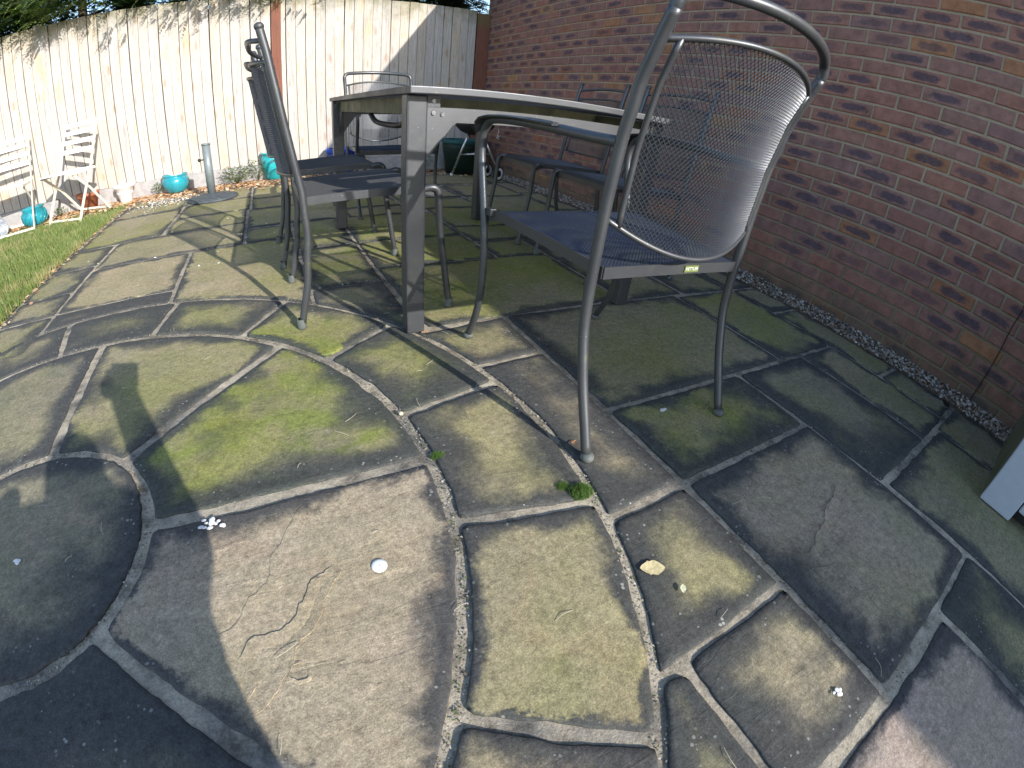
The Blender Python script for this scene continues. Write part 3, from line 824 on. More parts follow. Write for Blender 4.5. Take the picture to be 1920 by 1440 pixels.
# ------------------------------------------------------------------ border soil strip
MB().add([(-8, 4.14, .0), (-3.95, 4.16, .004), (-2.6, 4.30, .006), (-1.9, 4.42, .006), (0, 4.42, .004), (0, 4.7, .012), (-2.5, 4.7, .014), (-8, 4.7, .012)], [(0, 1, 6, 7), (1, 2, 5, 6), (2, 3, 4, 5)]).build('border_soil', m_soil)
tag(bpy.data.objects['border_soil'], kind='structure')
def flakes(name, n, area, pal, smin, smax, h0=.004, seed=1, curl=.3, zf=None):
    rg = random.Random(seed); V, F, col = [], [], []
    for i in range(n):
        x, y = area(rg)
        s = rg.uniform(smin, smax); a = rg.uniform(0, 6.28); b = rg.uniform(.35, .8)
        z = (zf(x, y) if zf else 0) + h0 + rg.uniform(0, s * .25)
        tx, ty = rg.uniform(-curl, curl), rg.uniform(-curl, curl)
        k = len(V); c = pal[rg.randrange(len(pal))]; m = rg.uniform(.75, 1.2)
        pts = [(-1, 0), (-.4, b), (.5, b * .9), (1, .05), (.45, -b), (-.5, -b * .85)]
        for px, py in pts:
            qx, qy = px * cos(a) - py * sin(a), px * sin(a) + py * cos(a)
            V.append((x + qx * s, y + qy * s, z + (px * tx + py * ty) * s)); col += [min(c[0] * m, .9), min(c[1] * m, .9), min(c[2] * m, .9), 1]
        F.append(tuple(range(k, k + 6)))
    me = bpy.data.meshes.new(name); me.from_pydata(V, [], F)
    a = me.attributes.new('tint', 'FLOAT_COLOR', 'POINT'); a.data.foreach_set('color', col)
    M = Mat(name + '_mat', .8); M.color(M.attr('tint', 'Color')); me.materials.append(M.m)
    return tag(ob(name, me), kind='stuff')
bz = lambda x, y: max(0.004, min(.014, (y - 4.2) * .03))
flakes('fallen_leaves', 13000, lambda r: (r.uniform(-5.9, -.1) if r.random() < .4 else r.uniform(-5.6, -2.3), 4.60 - abs(r.gauss(0, .24)) - .01), [(.66, .36, .16), (.52, .27, .13), (.70, .50, .30), (.42, .22, .11), (.75, .62, .46)], .007, .022, seed=4, zf=bz)
flakes('white_petals', 1300, lambda r: (r.gauss(-3.50, .22), r.gauss(4.0, .19)), [(.85, .83, .78), (.8, .75, .66), (.75, .66, .5)], .004, .011, seed=5, h0=.006)
flakes('scattered_petals', 110, lambda r: (r.uniform(-3.9, -2.2), r.uniform(1.6, 4.2)), [(.8, .78, .72), (.7, .6, .4)], .003, .008, seed=6, h0=.006)
flakes('lawn_edge_litter', 420, lambda r: (-3.95 + r.gauss(0, .03), r.uniform(1.1, 4.2)), [(.50, .32, .16), (.55, .42, .25), (.35, .2, .12)], .005, .016, seed=8, h0=.004)

def joint_spot(r):
    k = r.random()
    if k < .3: a = r.uniform(-60, 110); q = arc(R1, a, a)(0)
    elif k < .55: a = r.uniform(-45, 110); q = arc(R2, a, a)(0)
    elif k < .65: a = r.uniform(-80, 120); q = arc(R0, a, a)(0)
    elif k < .82: x_ = r.choice([XE, XE, -1.14, -1.14, -.81, -2.095, -.655]); q = (x_, r.uniform(-1.0, .54) if x_ > -2 else r.uniform(.6, 1.7))
    else: y_ = r.choice([-.41, -.41, -.098, .545, .545, -.735, -1.04]); q = (r.uniform(XE, -.4), y_)
    return (q[0] + r.gauss(0, .008), q[1] + r.gauss(0, .008))
flakes('joint_grit', 5200, joint_spot, [(.32, .28, .22), (.14, .12, .10), (.06, .07, .04), (.45, .41, .33), (.09, .12, .03)], .0010, .0032, seed=12, h0=-.0025)
# ------------------------------------------------------------------ lawn
def lawn():
    rg = random.Random(9); V, F, col = [], [], []
    for i in range(70000):
        y = rg.uniform(.8, 4.25); x = -3.955 - (rg.random() ** 1.15) * 2.6
        ed = min(1, (-3.95 - x) / .10)
        pn = noise.noise(Vector((x * 2.2, y * 2.2, 0)))
        pn2 = noise.noise(Vector((x * 7, y * 7, 4)))
        if pn2 < -.35 and rg.random() < .6: continue
        if y > 4.0 + .1 * pn and rg.random() < .75: continue
        h = rg.uniform(.018, .042) * (1.25 if ed < .9 else 1)
        a = rg.uniform(0, 6.28); w = rg.uniform(.0012, .0026); l = rg.uniform(.1, .8) * h
        dx, dy = cos(a), sin(a); b = rg.uniform(0, 6.28); lx, ly = cos(b) * l, sin(b) * l
        k = len(V)
        V += [(x - dx * w, y - dy * w, -.02), (x + dx * w, y + dy * w, -.02), (x + dx * w * .7 + lx * .5, y + dy * w * .7 + ly * .5, h * .6 - .01), (x - dx * w * .7 + lx * .5, y - dy * w * .7 + ly * .5, h * .6 - .01), (x + lx, y + ly, h)]
        F += [(k, k + 1, k + 2, k + 3), (k + 3, k + 2, k + 4)]
        t = rg.random()
        dry = max(0.12, -pn * 1.4 + .15 * rg.random() + (pn2 * .6))
        c0 = (.095 + .06 * t, .145 + .06 * t, .030 + .02 * t) if rg.random() > dry else (.27, .25, .10)
        col += [*c0, 1] * 5
    me = bpy.data.meshes.new('lawn_grass'); me.from_pydata(V, [], F)
    a = me.attributes.new('tint', 'FLOAT_COLOR', 'POINT'); a.data.foreach_set('color', col)
    M = Mat('grass_blade', .55); M.color(M.attr('tint', 'Color'))
    M.b.inputs['Transmission Weight'].default_value = 0
    me.materials.append(M.m)
    tag(ob('lawn_grass', me), kind='stuff')
    tag(MB().add([(-9, -3, -.012), (-3.96, -3, -.012), (-3.96, 4.25, -.012), (-9, 4.25, -.012)], [(0, 1, 2, 3)]).build('lawn', m_lawnsoil), kind='structure')
lawn()

# ------------------------------------------------------------------ expanded metal panels
def expanded(name, pos, inside, umin, umax, vmin, vmax, pu, pv, wire, mat, parent, thick=None):
    """diamond lattice on surface pos(u,v)->Vector; inside(u,v)"""
    V, F = [], []
    nu = int((umax - umin) / (pu / 2)) + 1; nv = int((vmax - vmin) / (pv / 2)) + 1
    eps = 1e-3
    def P(i, j): return umin + i * pu / 2, vmin + j * pv / 2
    fr = {}
    def frame(i, j):
        k = (i, j)
        if k not in fr:
            u, v = P(i, j); p = pos(u, v); n = (pos(u + eps, v) - p).cross(pos(u, v + eps) - p).normalized(); fr[k] = (p, n)
        return fr[k]
    for j in range(nv):
        for i in range(nu):
            if (i + j) % 2: continue
            u, v = P(i, j)
            if not inside(u, v): continue
            for di in (-1, 1):
                i2, j2 = i + di, j + 1
                u2, v2 = P(i2, j2)
                if not inside(u2, v2): continue
                (a, na), (b, nb) = frame(i, j), frame(i2, j2)
                t = (b - a).normalized(); s = t.cross(na).normalized()
                w = wire; h = thick or wire
                k = len(V)
                for p, n in ((a, na), (b, nb)):
                    V.extend([p + s * w - n * h * .5, p - s * w - n * h * .5, p + n * h])
                F.extend([(k, k + 1, k + 4, k + 3), (k + 1, k + 2, k + 5, k + 4), (k + 2, k, k + 3, k + 5)])
    me = bpy.data.meshes.new(name); me.from_pydata([tuple(p) for p in V], [], F); me.update(); me.materials.append(mat)
    return ob(name, me, parent)

# ------------------------------------------------------------------ chairs
def back_prof_arm(z):
    return lerp([(0, -.33), (.16, -.261), (.28, -.222), (.38, -.213), (.44, -.2135), (.56, -.216), (.69, -.228), (.81, -.256), (.90, -.295), (.935, -.312), (1.0, -.34)], z)
def back_prof_side(z):
    return lerp([(0, -.28), (.164, -.24), (.329, -.223), (.468, -.230), (.602, -.254), (.762, -.284), (.886, -.309), (.968, -.33), (1.0, -.338)], z)

def make_chair(arm):
    if arm:
        label = 'dark grey metal mesh armchair'
        prof, HW, bulge = back_prof_arm, .2525, .062
    else:
        label = 'dark grey metal mesh side chair'
        prof, HW, bulge = back_prof_side, .24, .055
    t = thing('garden_armchair' if arm else 'garden_chair', label, 'chair')
    zs = [0.012, .08, .16, .24, .30, .36, .41, .46, .52, .58, .64, .70, .76, .81, .86, .90] if arm else [0.02, .09, .164, .25, .329, .40, .468, .53, .602, .68, .762, .82, .886, .93, .962]
    R_ = .0125 if arm else .0128
    zt = .885; zb = .545
    if arm:
        left = [Vector((-HW, prof(z), z)) for z in zs]
        half = [Vector((-HW, prof(.90), .90)), Vector((-HW, prof(.925), .925)), Vector((-HW * .995, prof(.945) , .947)), Vector((-HW * .955, prof(.94) - bulge * .10, .966))]
        mid = [Vector((s * HW, prof(.94) - bulge * 1.05 * (1 - s * s), .987 - .016 * s * s)) for s in [-.86 + 1.72 * i / 12 for i in range(13)]]
        top = smooth(half + mid + [Vector((-p.x, p.y, p.z)) for p in reversed(half)], 3)
        # rear legs as two parts, hoop as part of the back frame
        for s_ in (-1, 1):
            MB().tube(smooth([Vector((s_ * HW, p.y, p.z)) for p in left] + [Vector((s_ * HW, prof(.935), .935))], 3), R_, 14).build('rear_leg', m_metal, t)
        MB().tube(top, R_ * .99, 14).build('back_hoop', m_metal, t)
    else:
        for s_ in (-1, 1):
            l = MB().tube(smooth([Vector((s_ * HW, prof(z), z)) for z in zs], 3), R_, 14).build('rear_leg', m_metal, t)
            MB().sphere((s_ * HW, prof(.966), .966), .0155, 14, 8, (1, 1, .85)).build('end_cap', m_metal, t)
        MB().tube([Vector((s * HW, prof(.925) - bulge * (1 - abs(s) ** 4) * .9, .925 + .018 * (1 - s * s))) for s in [-1 + i / 14 for i in range(29)]], .0085, 10).build('back_hoop', m_metal, t)
    # back frame : upper rail, lower rail, side rods
    def sur(u, z): return Vector((u, prof(z) - bulge * (1 - (u / HW) ** 2), z))
    def ztop(u): s = u / HW; return (.882 + .035 * (1 - s * s)) if arm else (.862 + .016 * (1 - s * s))
    def zbot(u): s = u / HW; return (.470 + .075 * s * s) if arm else (.512 + .012 * s * s)
    rw = HW - .031
    g = MB()
    g.tube([sur(HW * s, ztop(HW * s)) for s in [-1 + i / 16 for i in range(33)]], .0068, 10)
    g.tube([sur(HW * s, zbot(HW * s)) for s in [-1 + i / 16 for i in range(33)]], .0060, 10)
    for s_ in (-1, 1):
        g.tube([sur(s_ * rw, zbot(rw) + (ztop(rw) - zbot(rw)) * i / 14) for i in range(15)], .0068, 10)
    g.build('back_frame', m_metal, t)
    expanded('back_mesh', sur, lambda u, z: abs(u) < rw and zbot(u) < z < ztop(u), -.25, .25, .44, .95, .0102, .0128, .00108, m_mesh if arm else m_meshd, t, .0011)
    # seat
    if arm: yb, yf, z0, z1, wb, wf = -.222, .268, .438, .457, .232, .262
    else: yb, yf, z0, z1, wb, wf = -.232, .212, .446, .468, .222, .232
    def seat(u, v):
        k = (v - yb) / (yf - yb); w = wb + (wf - wb) * k
        dip = .010 * (1 - (u / w) ** 2) * (1 - (2 * k - 1) ** 2)
        zz = z0 + (z1 - z0) * k - dip - (.018 * max(0, (k - .86) / .14) ** 2)
        return Vector((u, v, zz))
    def inseat(u, v):
        k = (v - yb) / (yf - yb)
        return 0 < k < 1 and abs(u) < (wb + (wf - wb) * k)
    expanded('seat_mesh', seat, inseat, -.27, .27, yb, yf, .0102, .0100, .00135, m_seat if arm else m_meshd, t, .0012)
    g = MB()
    def wall_strip(pts, hgt=.024, th=.0035):
        n = len(pts); vv = []
        for p in pts: vv += [p + Vector((0, 0, .003)), p + Vector((0, 0, -hgt))]
        for i, p in enumerate(pts):
            d = (pts[min(i + 1, n - 1)] - pts[max(i - 1, 0)]); d.z = 0; d.normalize(); nn = Vector((-d.y, d.x, 0)) * th
            vv += [p + nn + Vector((0, 0, .003)), p + nn + Vector((0, 0, -hgt))]
        f = []
        for i in range(n - 1):
            f += [(2 * i, 2 * i + 2, 2 * i + 3, 2 * i + 1), (2 * n + 2 * i, 2 * n + 2 * i + 1, 2 * n + 2 * i + 3, 2 * n + 2 * i + 2), (2 * i, 2 * n + 2 * i, 2 * n + 2 * i + 2, 2 * i + 2), (2 * i + 1, 2 * i + 3, 2 * n + 2 * i + 3, 2 * n + 2 * i + 1)]
        f += [(0, 1, 2 * n + 1, 2 * n), (2 * n - 2, 4 * n - 2, 4 * n - 1, 2 * n - 1)]
        g.add(vv, f)
    sidepts = lambda s_: [seat(s_ * (wb + (wf - wb) * k), yb + (yf - yb) * k) for k in [i / 12 for i in range(13)]]
    wall_strip(sidepts(-1)); wall_strip(list(reversed(sidepts(1))))
    wall_strip([seat(-wb + 2 * wb * i / 10, yb) for i in range(11)][::-1]); wall_strip([seat(-wf + 2 * wf * i / 10, yf) for i in range(11)])
    for k in (.3, .65):
        v = yb + (yf - yb) * k; w = wb + (wf - wb) * k
        g.tube([seat(-w + 2 * w * i / 8, v) - Vector((0, 0, .008)) for i in range(9)], .006, 8)
    g.build('seat_frame', m_metal, t)
    # front legs
    for s_ in (-1, 1):
        if arm:
            x_ = s_ * .275
            pts = [(x_, .335, .012), (x_, .29, .10), (x_, .263, .19), (x_, .256, .28), (x_, .262, .36), (x_, .279, .45), (x_, .300, .53), (x_, .318, .60), (x_, .318, .655), (x_ * .995, .295, .69), (x_ * .99, .25, .702), (x_ * .98, .12, .703), (x_ * .96, -.02, .699), (x_ * .94, -.14, .694), (x_ * .925, -.225, .693)]
            l = MB().tube(smooth(pts, 4), .0115, 12).build('front_leg', m_metal, t)
            # flat arm pad over the tube
            pad = MB(); rows = []
            ctrl = [(.325, .672), (.318, .694), (.295, .708), (.25, .7145), (.18, .7165), (.10, .7165), (.02, .714), (-.04, .711)]
            for i, (yy, zz) in enumerate(ctrl):
                w = .030 if i < 6 else (.026 if i == 6 else .012)
                w = .022 if i == 0 else w
                rows.append((yy, zz, w))
            vv = []
            for yy, zz, w in rows:
                vv += [(x_ - w, yy, zz - .003), (x_ - w * .7, yy, zz), (x_ + w * .7, yy, zz), (x_ + w, yy, zz - .003), (x_ + w * .9, yy, zz - .007), (x_ - w * .9, yy, zz - .007)]
            ff = [(i * 6 + j, i * 6 + (j + 1) % 6, (i + 1) * 6 + (j + 1) % 6, (i + 1) * 6 + j) for i in range(len(rows) - 1) for j in range(6)] + [(0, 1, 2, 3, 4, 5), tuple((len(rows) - 1) * 6 + j for j in range(5, -1, -1))]
            pad.add(vv, ff, False).build('armrest_pad', m_metal, t)
            MB().box(min(x_, x_ - s_ * .02), max(x_, x_ - s_ * .02), .235, .262, .436, .458, .002).build('bracket', m_metal, t)
        else:
            x_ = s_ * .236
            pts = [(x_, .281, .02), (x_, .268, .10), (x_, .257, .183), (x_, .243, .27), (x_, .236, .34), (x_, .231, .42), (x_, .226, .447), (x_, .205, .459), (x_ * .97, .17, .452)]
            MB().tube(smooth(pts, 4), .0128, 12).build('front_leg', m_metal, t)
    # feet
    if arm:
        for x_, y_ in ((-HW, -.33), (HW, -.33), (-.275, .335), (.275, .335)):
            MB().lathe([(.001, 0), (.014, .0005), (.0175, .006), (.0175, .012), (.0135, .019), (.001, .021)], 14, (x_, y_, 0)).build('foot_cap', m_rubber, t)
    else:
        for x_, y_, dy in ((-HW, -.28, .0), (HW, -.28, 0), (-.236, .281, 0), (.236, .281, 0)):
            MB().lathe([(.001, 0), (.0165, .0005), (.0175, .008), (.0155, .034), (.0132, .037)], 14, (x_, y_, 0)).build('foot_cap', m_rubber, t)
    return t

armc = make_chair(True)
armc.location = (-1.682, .085, 0)
armc['label'] = 'large dark grey mesh armchair in the right foreground with a small green name tag'
arm2 = copy_tree(armc)
arm2.location = (-1.69, 2.555, 0); arm2.rotation_euler = (0, 0, pi)
arm2['label'] = 'dark grey mesh armchair facing the camera at the far end of the table'
# tag on the seat rim
M = Mat('tag_green', .5); M.color((0.15, 0.18, 0.05)); m_tag = M.m
tg = MB().box(-.026, .026, -.001, .001, -.0085, .0085).build('name_tag', m_tag, armc)
tg.location = (.048, -.2270, .4275)
fc = bpy.data.curves.new('lettering', 'FONT'); fc.body = 'KETTLER'; fc.size = .0115; fc.extrude = .0003; fc.align_x = 'CENTER'; fc.align_y = 'CENTER'
fo = bpy.data.objects.new('lettering', fc); COL.objects.link(fo)
bpy.context.view_layer.update()
fm = bpy.data.meshes.new_from_object(fo.evaluated_get(bpy.context.evaluated_depsgraph_get())); bpy.data.objects.remove(fo)
fm.materials.append(m_white); fm.name = 'lettering'
lt = ob('lettering', fm, tg); lt.location = (0, -.0013, 0); lt.rotation_euler = (radians(90), 0, 0)

sidec = make_chair(False)
side_spots = [(-2.208, .92, -pi / 2, 'dark grey mesh chair on the left side of the table, nearest the camera', 'L'),
              (-2.235, 1.61, -pi / 2, 'dark grey mesh chair on the left side of the table, behind the nearest one', 'L'),
              (-.93, .975, pi / 2, 'dark grey chair against the brick wall side, seen through the armchair mesh', 'R'),
              (-.925, 1.63, pi / 2 - .04, 'dark grey chair on the brick wall side of the table, farther from the camera', 'R')]
for i, (x, y, rz, lb, _) in enumerate(side_spots):
    o = sidec if i == 0 else copy_tree(sidec)
    o.location = (x, y, 0); o.rotation_euler = (0, 0, rz); o['label'] = lb; o['group'] = 'armless mesh chairs around the table'
for o in (armc, arm2): o['group'] = 'mesh armchairs at the table ends'

# ------------------------------------------------------------------ table
tb = thing('garden_table', 'long grey metal garden table with mesh top and square legs', 'table', (-1.66, 1.28, 0))
def T(b, name, mat, par=tb): return b.build(name, mat, par)
TX0, TX1, TY0, TY1, TZ = -.495, .505, -.825, .82, .781
fr = MB()
for (a, b, c, d) in ((TX0, TX1, TY0, TY0 + .035), (TX0, TX1, TY1 - .035, TY1), (TX0, TX0 + .035, TY0 + .035, TY1 - .035), (TX1 - .035, TX1, TY0 + .035, TY1 - .035)):
    fr.box(a, b, c, d, TZ - .021, TZ, .003)
T(fr, 'table_rim', m_ttop)
expanded('table_mesh', lambda u, v: Vector((u, v, TZ - .006)), lambda u, v: abs(u) < .465 and abs(v) < .79, TX0, TX1, TY0, TY1, .0155, .0125, .0021, m_ttop, tb, .002)
LX, LY = .459, .75
for sx in (-1, 1):
    for sy in (-1, 1):
        x_, y_ = sx * LX, sy * LY - .002
        T(MB().box(x_ - .031, x_ + .031, y_ - .03, y_ + .03, .004, TZ - .0215, .006), 'leg', m_metal)
# short-side aprons with gussets
for sy in (-1, 1):
    y_ = sy * (LY + .022)
    a, b = -LX + .031, LX - .031
    poly = [(a, .724), (a + .016, .758), (a + .075, .7585), (a + .0755, .7245), (b - .0755, .7245), (b - .075, .7585), (b - .016, .758), (b, .724), (b, .578), (b - .008, .578), (b - .080, .672), (b - .1, .684), (a + .1, .684), (a + .080, .672), (a + .008, .578), (a, .578)]
    # plate below 0.7245 across, small lugs above it near the legs
    lo = [(a, .7245), (b, .7245), (b, .580), (b - .010, .580), (b - .078, .674), (b - .094, .682), (a + .094, .682), (a + .078, .674), (a + .010, .580), (a, .580)]
    g = MB()
    # split into convex pieces
    g.prism([(a, .7245), (b, .7245), (b, .682), (a, .682)], 1, y_ - .0015, y_ + .0015)
    for s_, e in ((1, a), (-1, b)):
        g.prism([(e, .6818), (e + s_ * .092, .6818), (e + s_ * .078, .672), (e + s_ * .008, .580), (e, .580)], 1, y_ - .0015, y_ + .0015)
    T(g, 'apron', m_ttop)
    for s_, e in ((1, a), (-1, b)):
        T(MB().box(min(e, e + s_ * .038), max(e, e + s_ * .038), y_ - .0035, y_ + .0005, .7255, .759), 'lug', m_metal)
        for bx, bzz in ((.018, .742), (.018, .708), (.046, .705)):
            T(MB().tube([(e + s_ * bx, y_ - sy * .0, bzz), (e + s_ * bx, y_ + sy * .006, bzz)], [.0075, .006], 12), 'bolt', m_bolt)
# long inner rails, green with algae
for sx in (-1, 1):
    x_ = sx * (LX - .02)
    T(MB().box(x_ - .012, x_ + .012, -LY + .03, LY - .03, .700, .756, .002), 'side_rail', m_rail)
    for sy in (-1, 1):
        e = sy * (LY - .033); xx = x_ - .015
        g = MB().prism([(e, .70), (e - sy * .10, .70), (e - sy * .09, .672), (e - sy * .01, .58), (e, .58)], 0, x_ - .017, x_ - .014)
        T(g, 'corner_gusset', m_metal)
for yy in (-.42, 0.0, .42):
    T(MB().box(-LX + .03, LX - .03, yy - .02, yy + .02, .722, .757), 'cross_rail', m_rail)
for xx in (-.12, .16):
    T(MB().box(xx - .02, xx + .02, -LY + .06, LY - .06, .695, .7215), 'slide_rail', m_alu)
T(MB().tube(smooth([(-LX + .02, -.05, .70), (-LX + .03, -.12, .665), (-LX + .05, -.25, .655), (-LX + .06, -.4, .66), (-LX + .05, -.5, .69)], 5), .011, 8), 'release_handle', m_black)

# ------------------------------------------------------------------ umbrella base
ub = thing('parasol_base', 'round grey cast parasol base with its upright tube, empty', 'parasol base', (-3.06, 3.71, 0))
MB().lathe([(.001, .0), (.225, .0), (.238, .010), (.232, .022), (.19, .030), (.12, .038), (.06, .046), (.04, .060), (.001, .062)], 40).build('base_plate', m_iron, ub)
g = MB()
for k in range(8):
    a = 2 * pi * k / 8
    for t_ in (.10, .15, .19):
        g.sphere((cos(a + t_ * 2) * t_, sin(a + t_ * 2) * t_, .040 - t_ * .06), .022, 8, 5, (1.3, .9, .35))
g.build('relief_ornament', m_iron, ub)['kind'] = 'stuff'
MB().tube([(0, 0, .05), (0, 0, .49)], .038, 24).tube([(0, 0, .485), (0, 0, .50)], .042, 24).build('upright_tube', m_tube, ub)
MB().tube([(-.03, -.01, .36), (-.065, -.02, .36)], .006, 8).sphere((-.07, -.022, .36), .016, 10, 6).build('clamp_knob', m_black, ub)

# ------------------------------------------------------------------ pots
def pot(name, label, loc, prof, mat, rim=None, tilt=None, soil=None, group='pots along the fence'):
    t = thing(name, label, 'pot', loc, 0, group)
    MB().lathe(prof, 36).build('body', mat, t)
    if soil: MB().lathe([(.001, soil[1]), (soil[0], soil[1])], 24).build('compost', m_soil, t)
    if tilt: t.rotation_euler = tilt
    return t
pot('plant_pot', 'small rounded teal glazed bowl pot left of the parasol base', (-3.50, 4.43, 0.012), [(.001, .0), (.075, .0), (.105, .025), (.138, .08), (.143, .12), (.128, .160), (.118, .166), (.136, .180), (.134, .188), (.118, .182), (.104, .166), (.110, .15), (.118, .12), (.1, .08)], m_teal, soil=(.118, .12))
pot('plant_pot', 'small white pot with tapered sides on the leaf litter', (-4.03, 4.38, .01), [(.001, .0), (.055, .0), (.06, .01), (.10, .15), (.112, .155), (.112, .178), (.104, .178), (.098, .155), (.085, .09)], m_whitep, soil=(.094, .14))
pot('plant_pot', 'terracotta pot standing behind the right folding chair', (-4.44, 4.42, .01), [(.001, .0), (.075, .0), (.105, .13), (.122, .132), (.125, .172), (.113, .172), (.105, .135), (.09, .1)], m_terra, soil=(.105, .145))
rp = pot('plant_pot', 'ribbed teal glazed pot standing between the two folding chairs', (-4.98, 4.22, .0), [(.001, .0), (.07, .0), (.115, .03), (.132, .08), (.130, .12), (.108, .165), (.125, .182), (.122, .19), (.108, .184), (.096, .165), (.11, .12)], m_teal, soil=(.105, .14))
g = MB()
for k in range(14):
    a = 2 * pi * k / 14
    g.tube(smooth([(cos(a + q * .6) * r, sin(a + q * .6) * r, z) for q, r, z in ((0, .112, .03), (.3, .133, .07), (.6, .134, .11), (.9, .120, .15))], 3), .004, 6)
g.build('rib', m_teal, rp)
pot('plant_pot', 'tall turquoise glazed pot partly hidden behind the nearest left chair', (-2.47, 4.50, .01), [(.001, .0), (.085, .0), (.095, .02), (.122, .14), (.125, .24), (.112, .262), (.128, .272), (.128, .288), (.116, .288), (.104, .262), (.112, .2)], m_turq, soil=(.112, .245))
# faceted blue planter
bp = thing('plant_pot', 'bright blue faceted square planter seen between the table legs', 'pot', (-1.735, 4.42, .01), .3, 'pots along the fence')
def frust(n, prof, rot=0):
    v = [(r * cos(2 * pi * k / n + rot), r * sin(2 * pi * k / n + rot), z) for r, z in prof for k in range(n)]
    f = [(i * n + k, i * n + (k + 1) % n, (i + 1) * n + (k + 1) % n, (i + 1) * n + k) for i in range(len(prof) - 1) for k in range(n)] + [tuple(range(n - 1, -1, -1))]
    return MB().add(v, f)
frust(8, [(.11, 0), (.165, .24), (.182, .25), (.184, .285), (.165, .285), (.155, .24), (.14, .20)]).build('body', m_blue, bp)
MB().lathe([(.001, .24), (.15, .24)], 16).build('compost', m_soil, bp)
# dark green planter in the corner
dg = thing('planter', 'large dark green round planter in the shaded corner by the brick wall', 'planter', (-.37, 4.30, 0))
MB().lathe([(.001, .0), (.19, .0), (.235, .30), (.24, .36), (.22, .36), (.21, .3)], 32).build('body', m_dgreen, dg)
MB().lathe([(.238, .345), (.252, .352), (.254, .385), (.24, .39), (.225, .385), (.222, .34)], 32).build('rim', m_dteal, dg)
MB().lathe([(.001, .33), (.215, .33)], 20).build('compost', m_soil, dg)
# galvanised bucket lying on its side
bk = thing('metal_bucket', 'galvanised metal bucket lying on its side at the far left', 'bucket', (-5.36, 4.05, .085), 0)
bk.rotation_euler = (0, radians(82), radians(-25))
MB().lathe([(.001, -.10), (.068, -.10), (.072, -.095), (.092, .09), (.098, .095), (.096, .10), (.086, .09), (.066, -.09), (.001, -.092)], 32).build('body', m_galv, bk)
MB().tube([(cos(a) * .0, .095 * cos(a), .085 + .1 * sin(a) * .35) for a in [pi * i / 14 for i in range(15)]], .002, 6).build('handle', m_galv, bk)

# ------------------------------------------------------------------ folding chairs
def folding_chair():
    t = thing('folding_chair', 'white slatted folding bistro chair', 'chair')
    W_ = .225
    # local: +y forward, feet front (y=.21), rear (y=-.21)
    def bar(pts, w=.013, th=.0045, name='leg', mat=m_cream, par=t):
        b = MB(); P = [Vector(p) for p in pts]; vv = []
        for i, p in enumerate(P):
            d = (P[min(i + 1, len(P) - 1)] - P[max(i - 1, 0)]).normalized(); n = Vector((1, 0, 0)); q = n.cross(d).normalized()
            vv += [p + n * th + q * w, p - n * th + q * w, p - n * th - q * w, p + n * th - q * w]
        f = [(i * 4 + j, i * 4 + (j + 1) % 4, (i + 1) * 4 + (j + 1) % 4, (i + 1) * 4 + j) for i in range(len(P) - 1) for j in range(4)] + [(3, 2, 1, 0), tuple((len(P) - 1) * 4 + j for j in range(4))]
        return b.add(vv, f).build(name, mat, par)
    for s in (-1, 1):
        x = s * W_
        bar([(x, .21, .0), (x, .02, .32), (x, -.06, .44), (x, -.25, .885)], .0125, .004, 'back_post')
        bar([(x * .90, -.24, .0), (x * .90, -.02, .27), (x * .90, .16, .425)], .0125, .004, 'cross_leg')
        bar([(x * .95, -.13, .440), (x * .95, .215, .430)], .011, .004, 'seat_rail')
    for k in range(8):
        y = -.115 + k * .0455
        MB().box(-W_ * .93, W_ * .93, y - .018, y + .018, .442, .452, .002).build('seat_slat', m_white, t)
    for k, z in enumerate((.63, .715, .80, .87)):
        y = -.06 - (z - .44) * .427
        b = MB().box(-W_ + .005, W_ - .005, -.006, .006, -.0225, .0225, .003)
        o = b.build('back_slat', m_white, t); o.location = (0, y, z - .012); o.rotation_euler = (radians(23), 0, 0)
    MB().box(-W_, W_, .183, .195, .012, .032, .002).build('stretcher', m_cream, t)
    MB().box(-W_ * .9, W_ * .9, -.225, -.213, .02, .04, .002).build('stretcher', m_cream, t)
    return t
fcx = folding_chair()
fdir = atan2(-.88, -.46)  # forward direction
fcx.location = (-4.445, 4.085, 0); fcx.rotation_euler = (0, 0, fdir - pi / 2)
fcx['label'] = 'white slatted folding chair on the lawn edge, in front of the terracotta pot'
fc2 = copy_tree(fcx); fc2.location = (-5.114, 4.09, 0); fc2.rotation_euler = (0, 0, atan2(-.985, .12) - pi / 2)
fc2['label'] = 'white slatted folding chair cut off by the left edge of the photo'
for o in (fcx, fc2): o['group'] = 'white folding chairs by the fence'

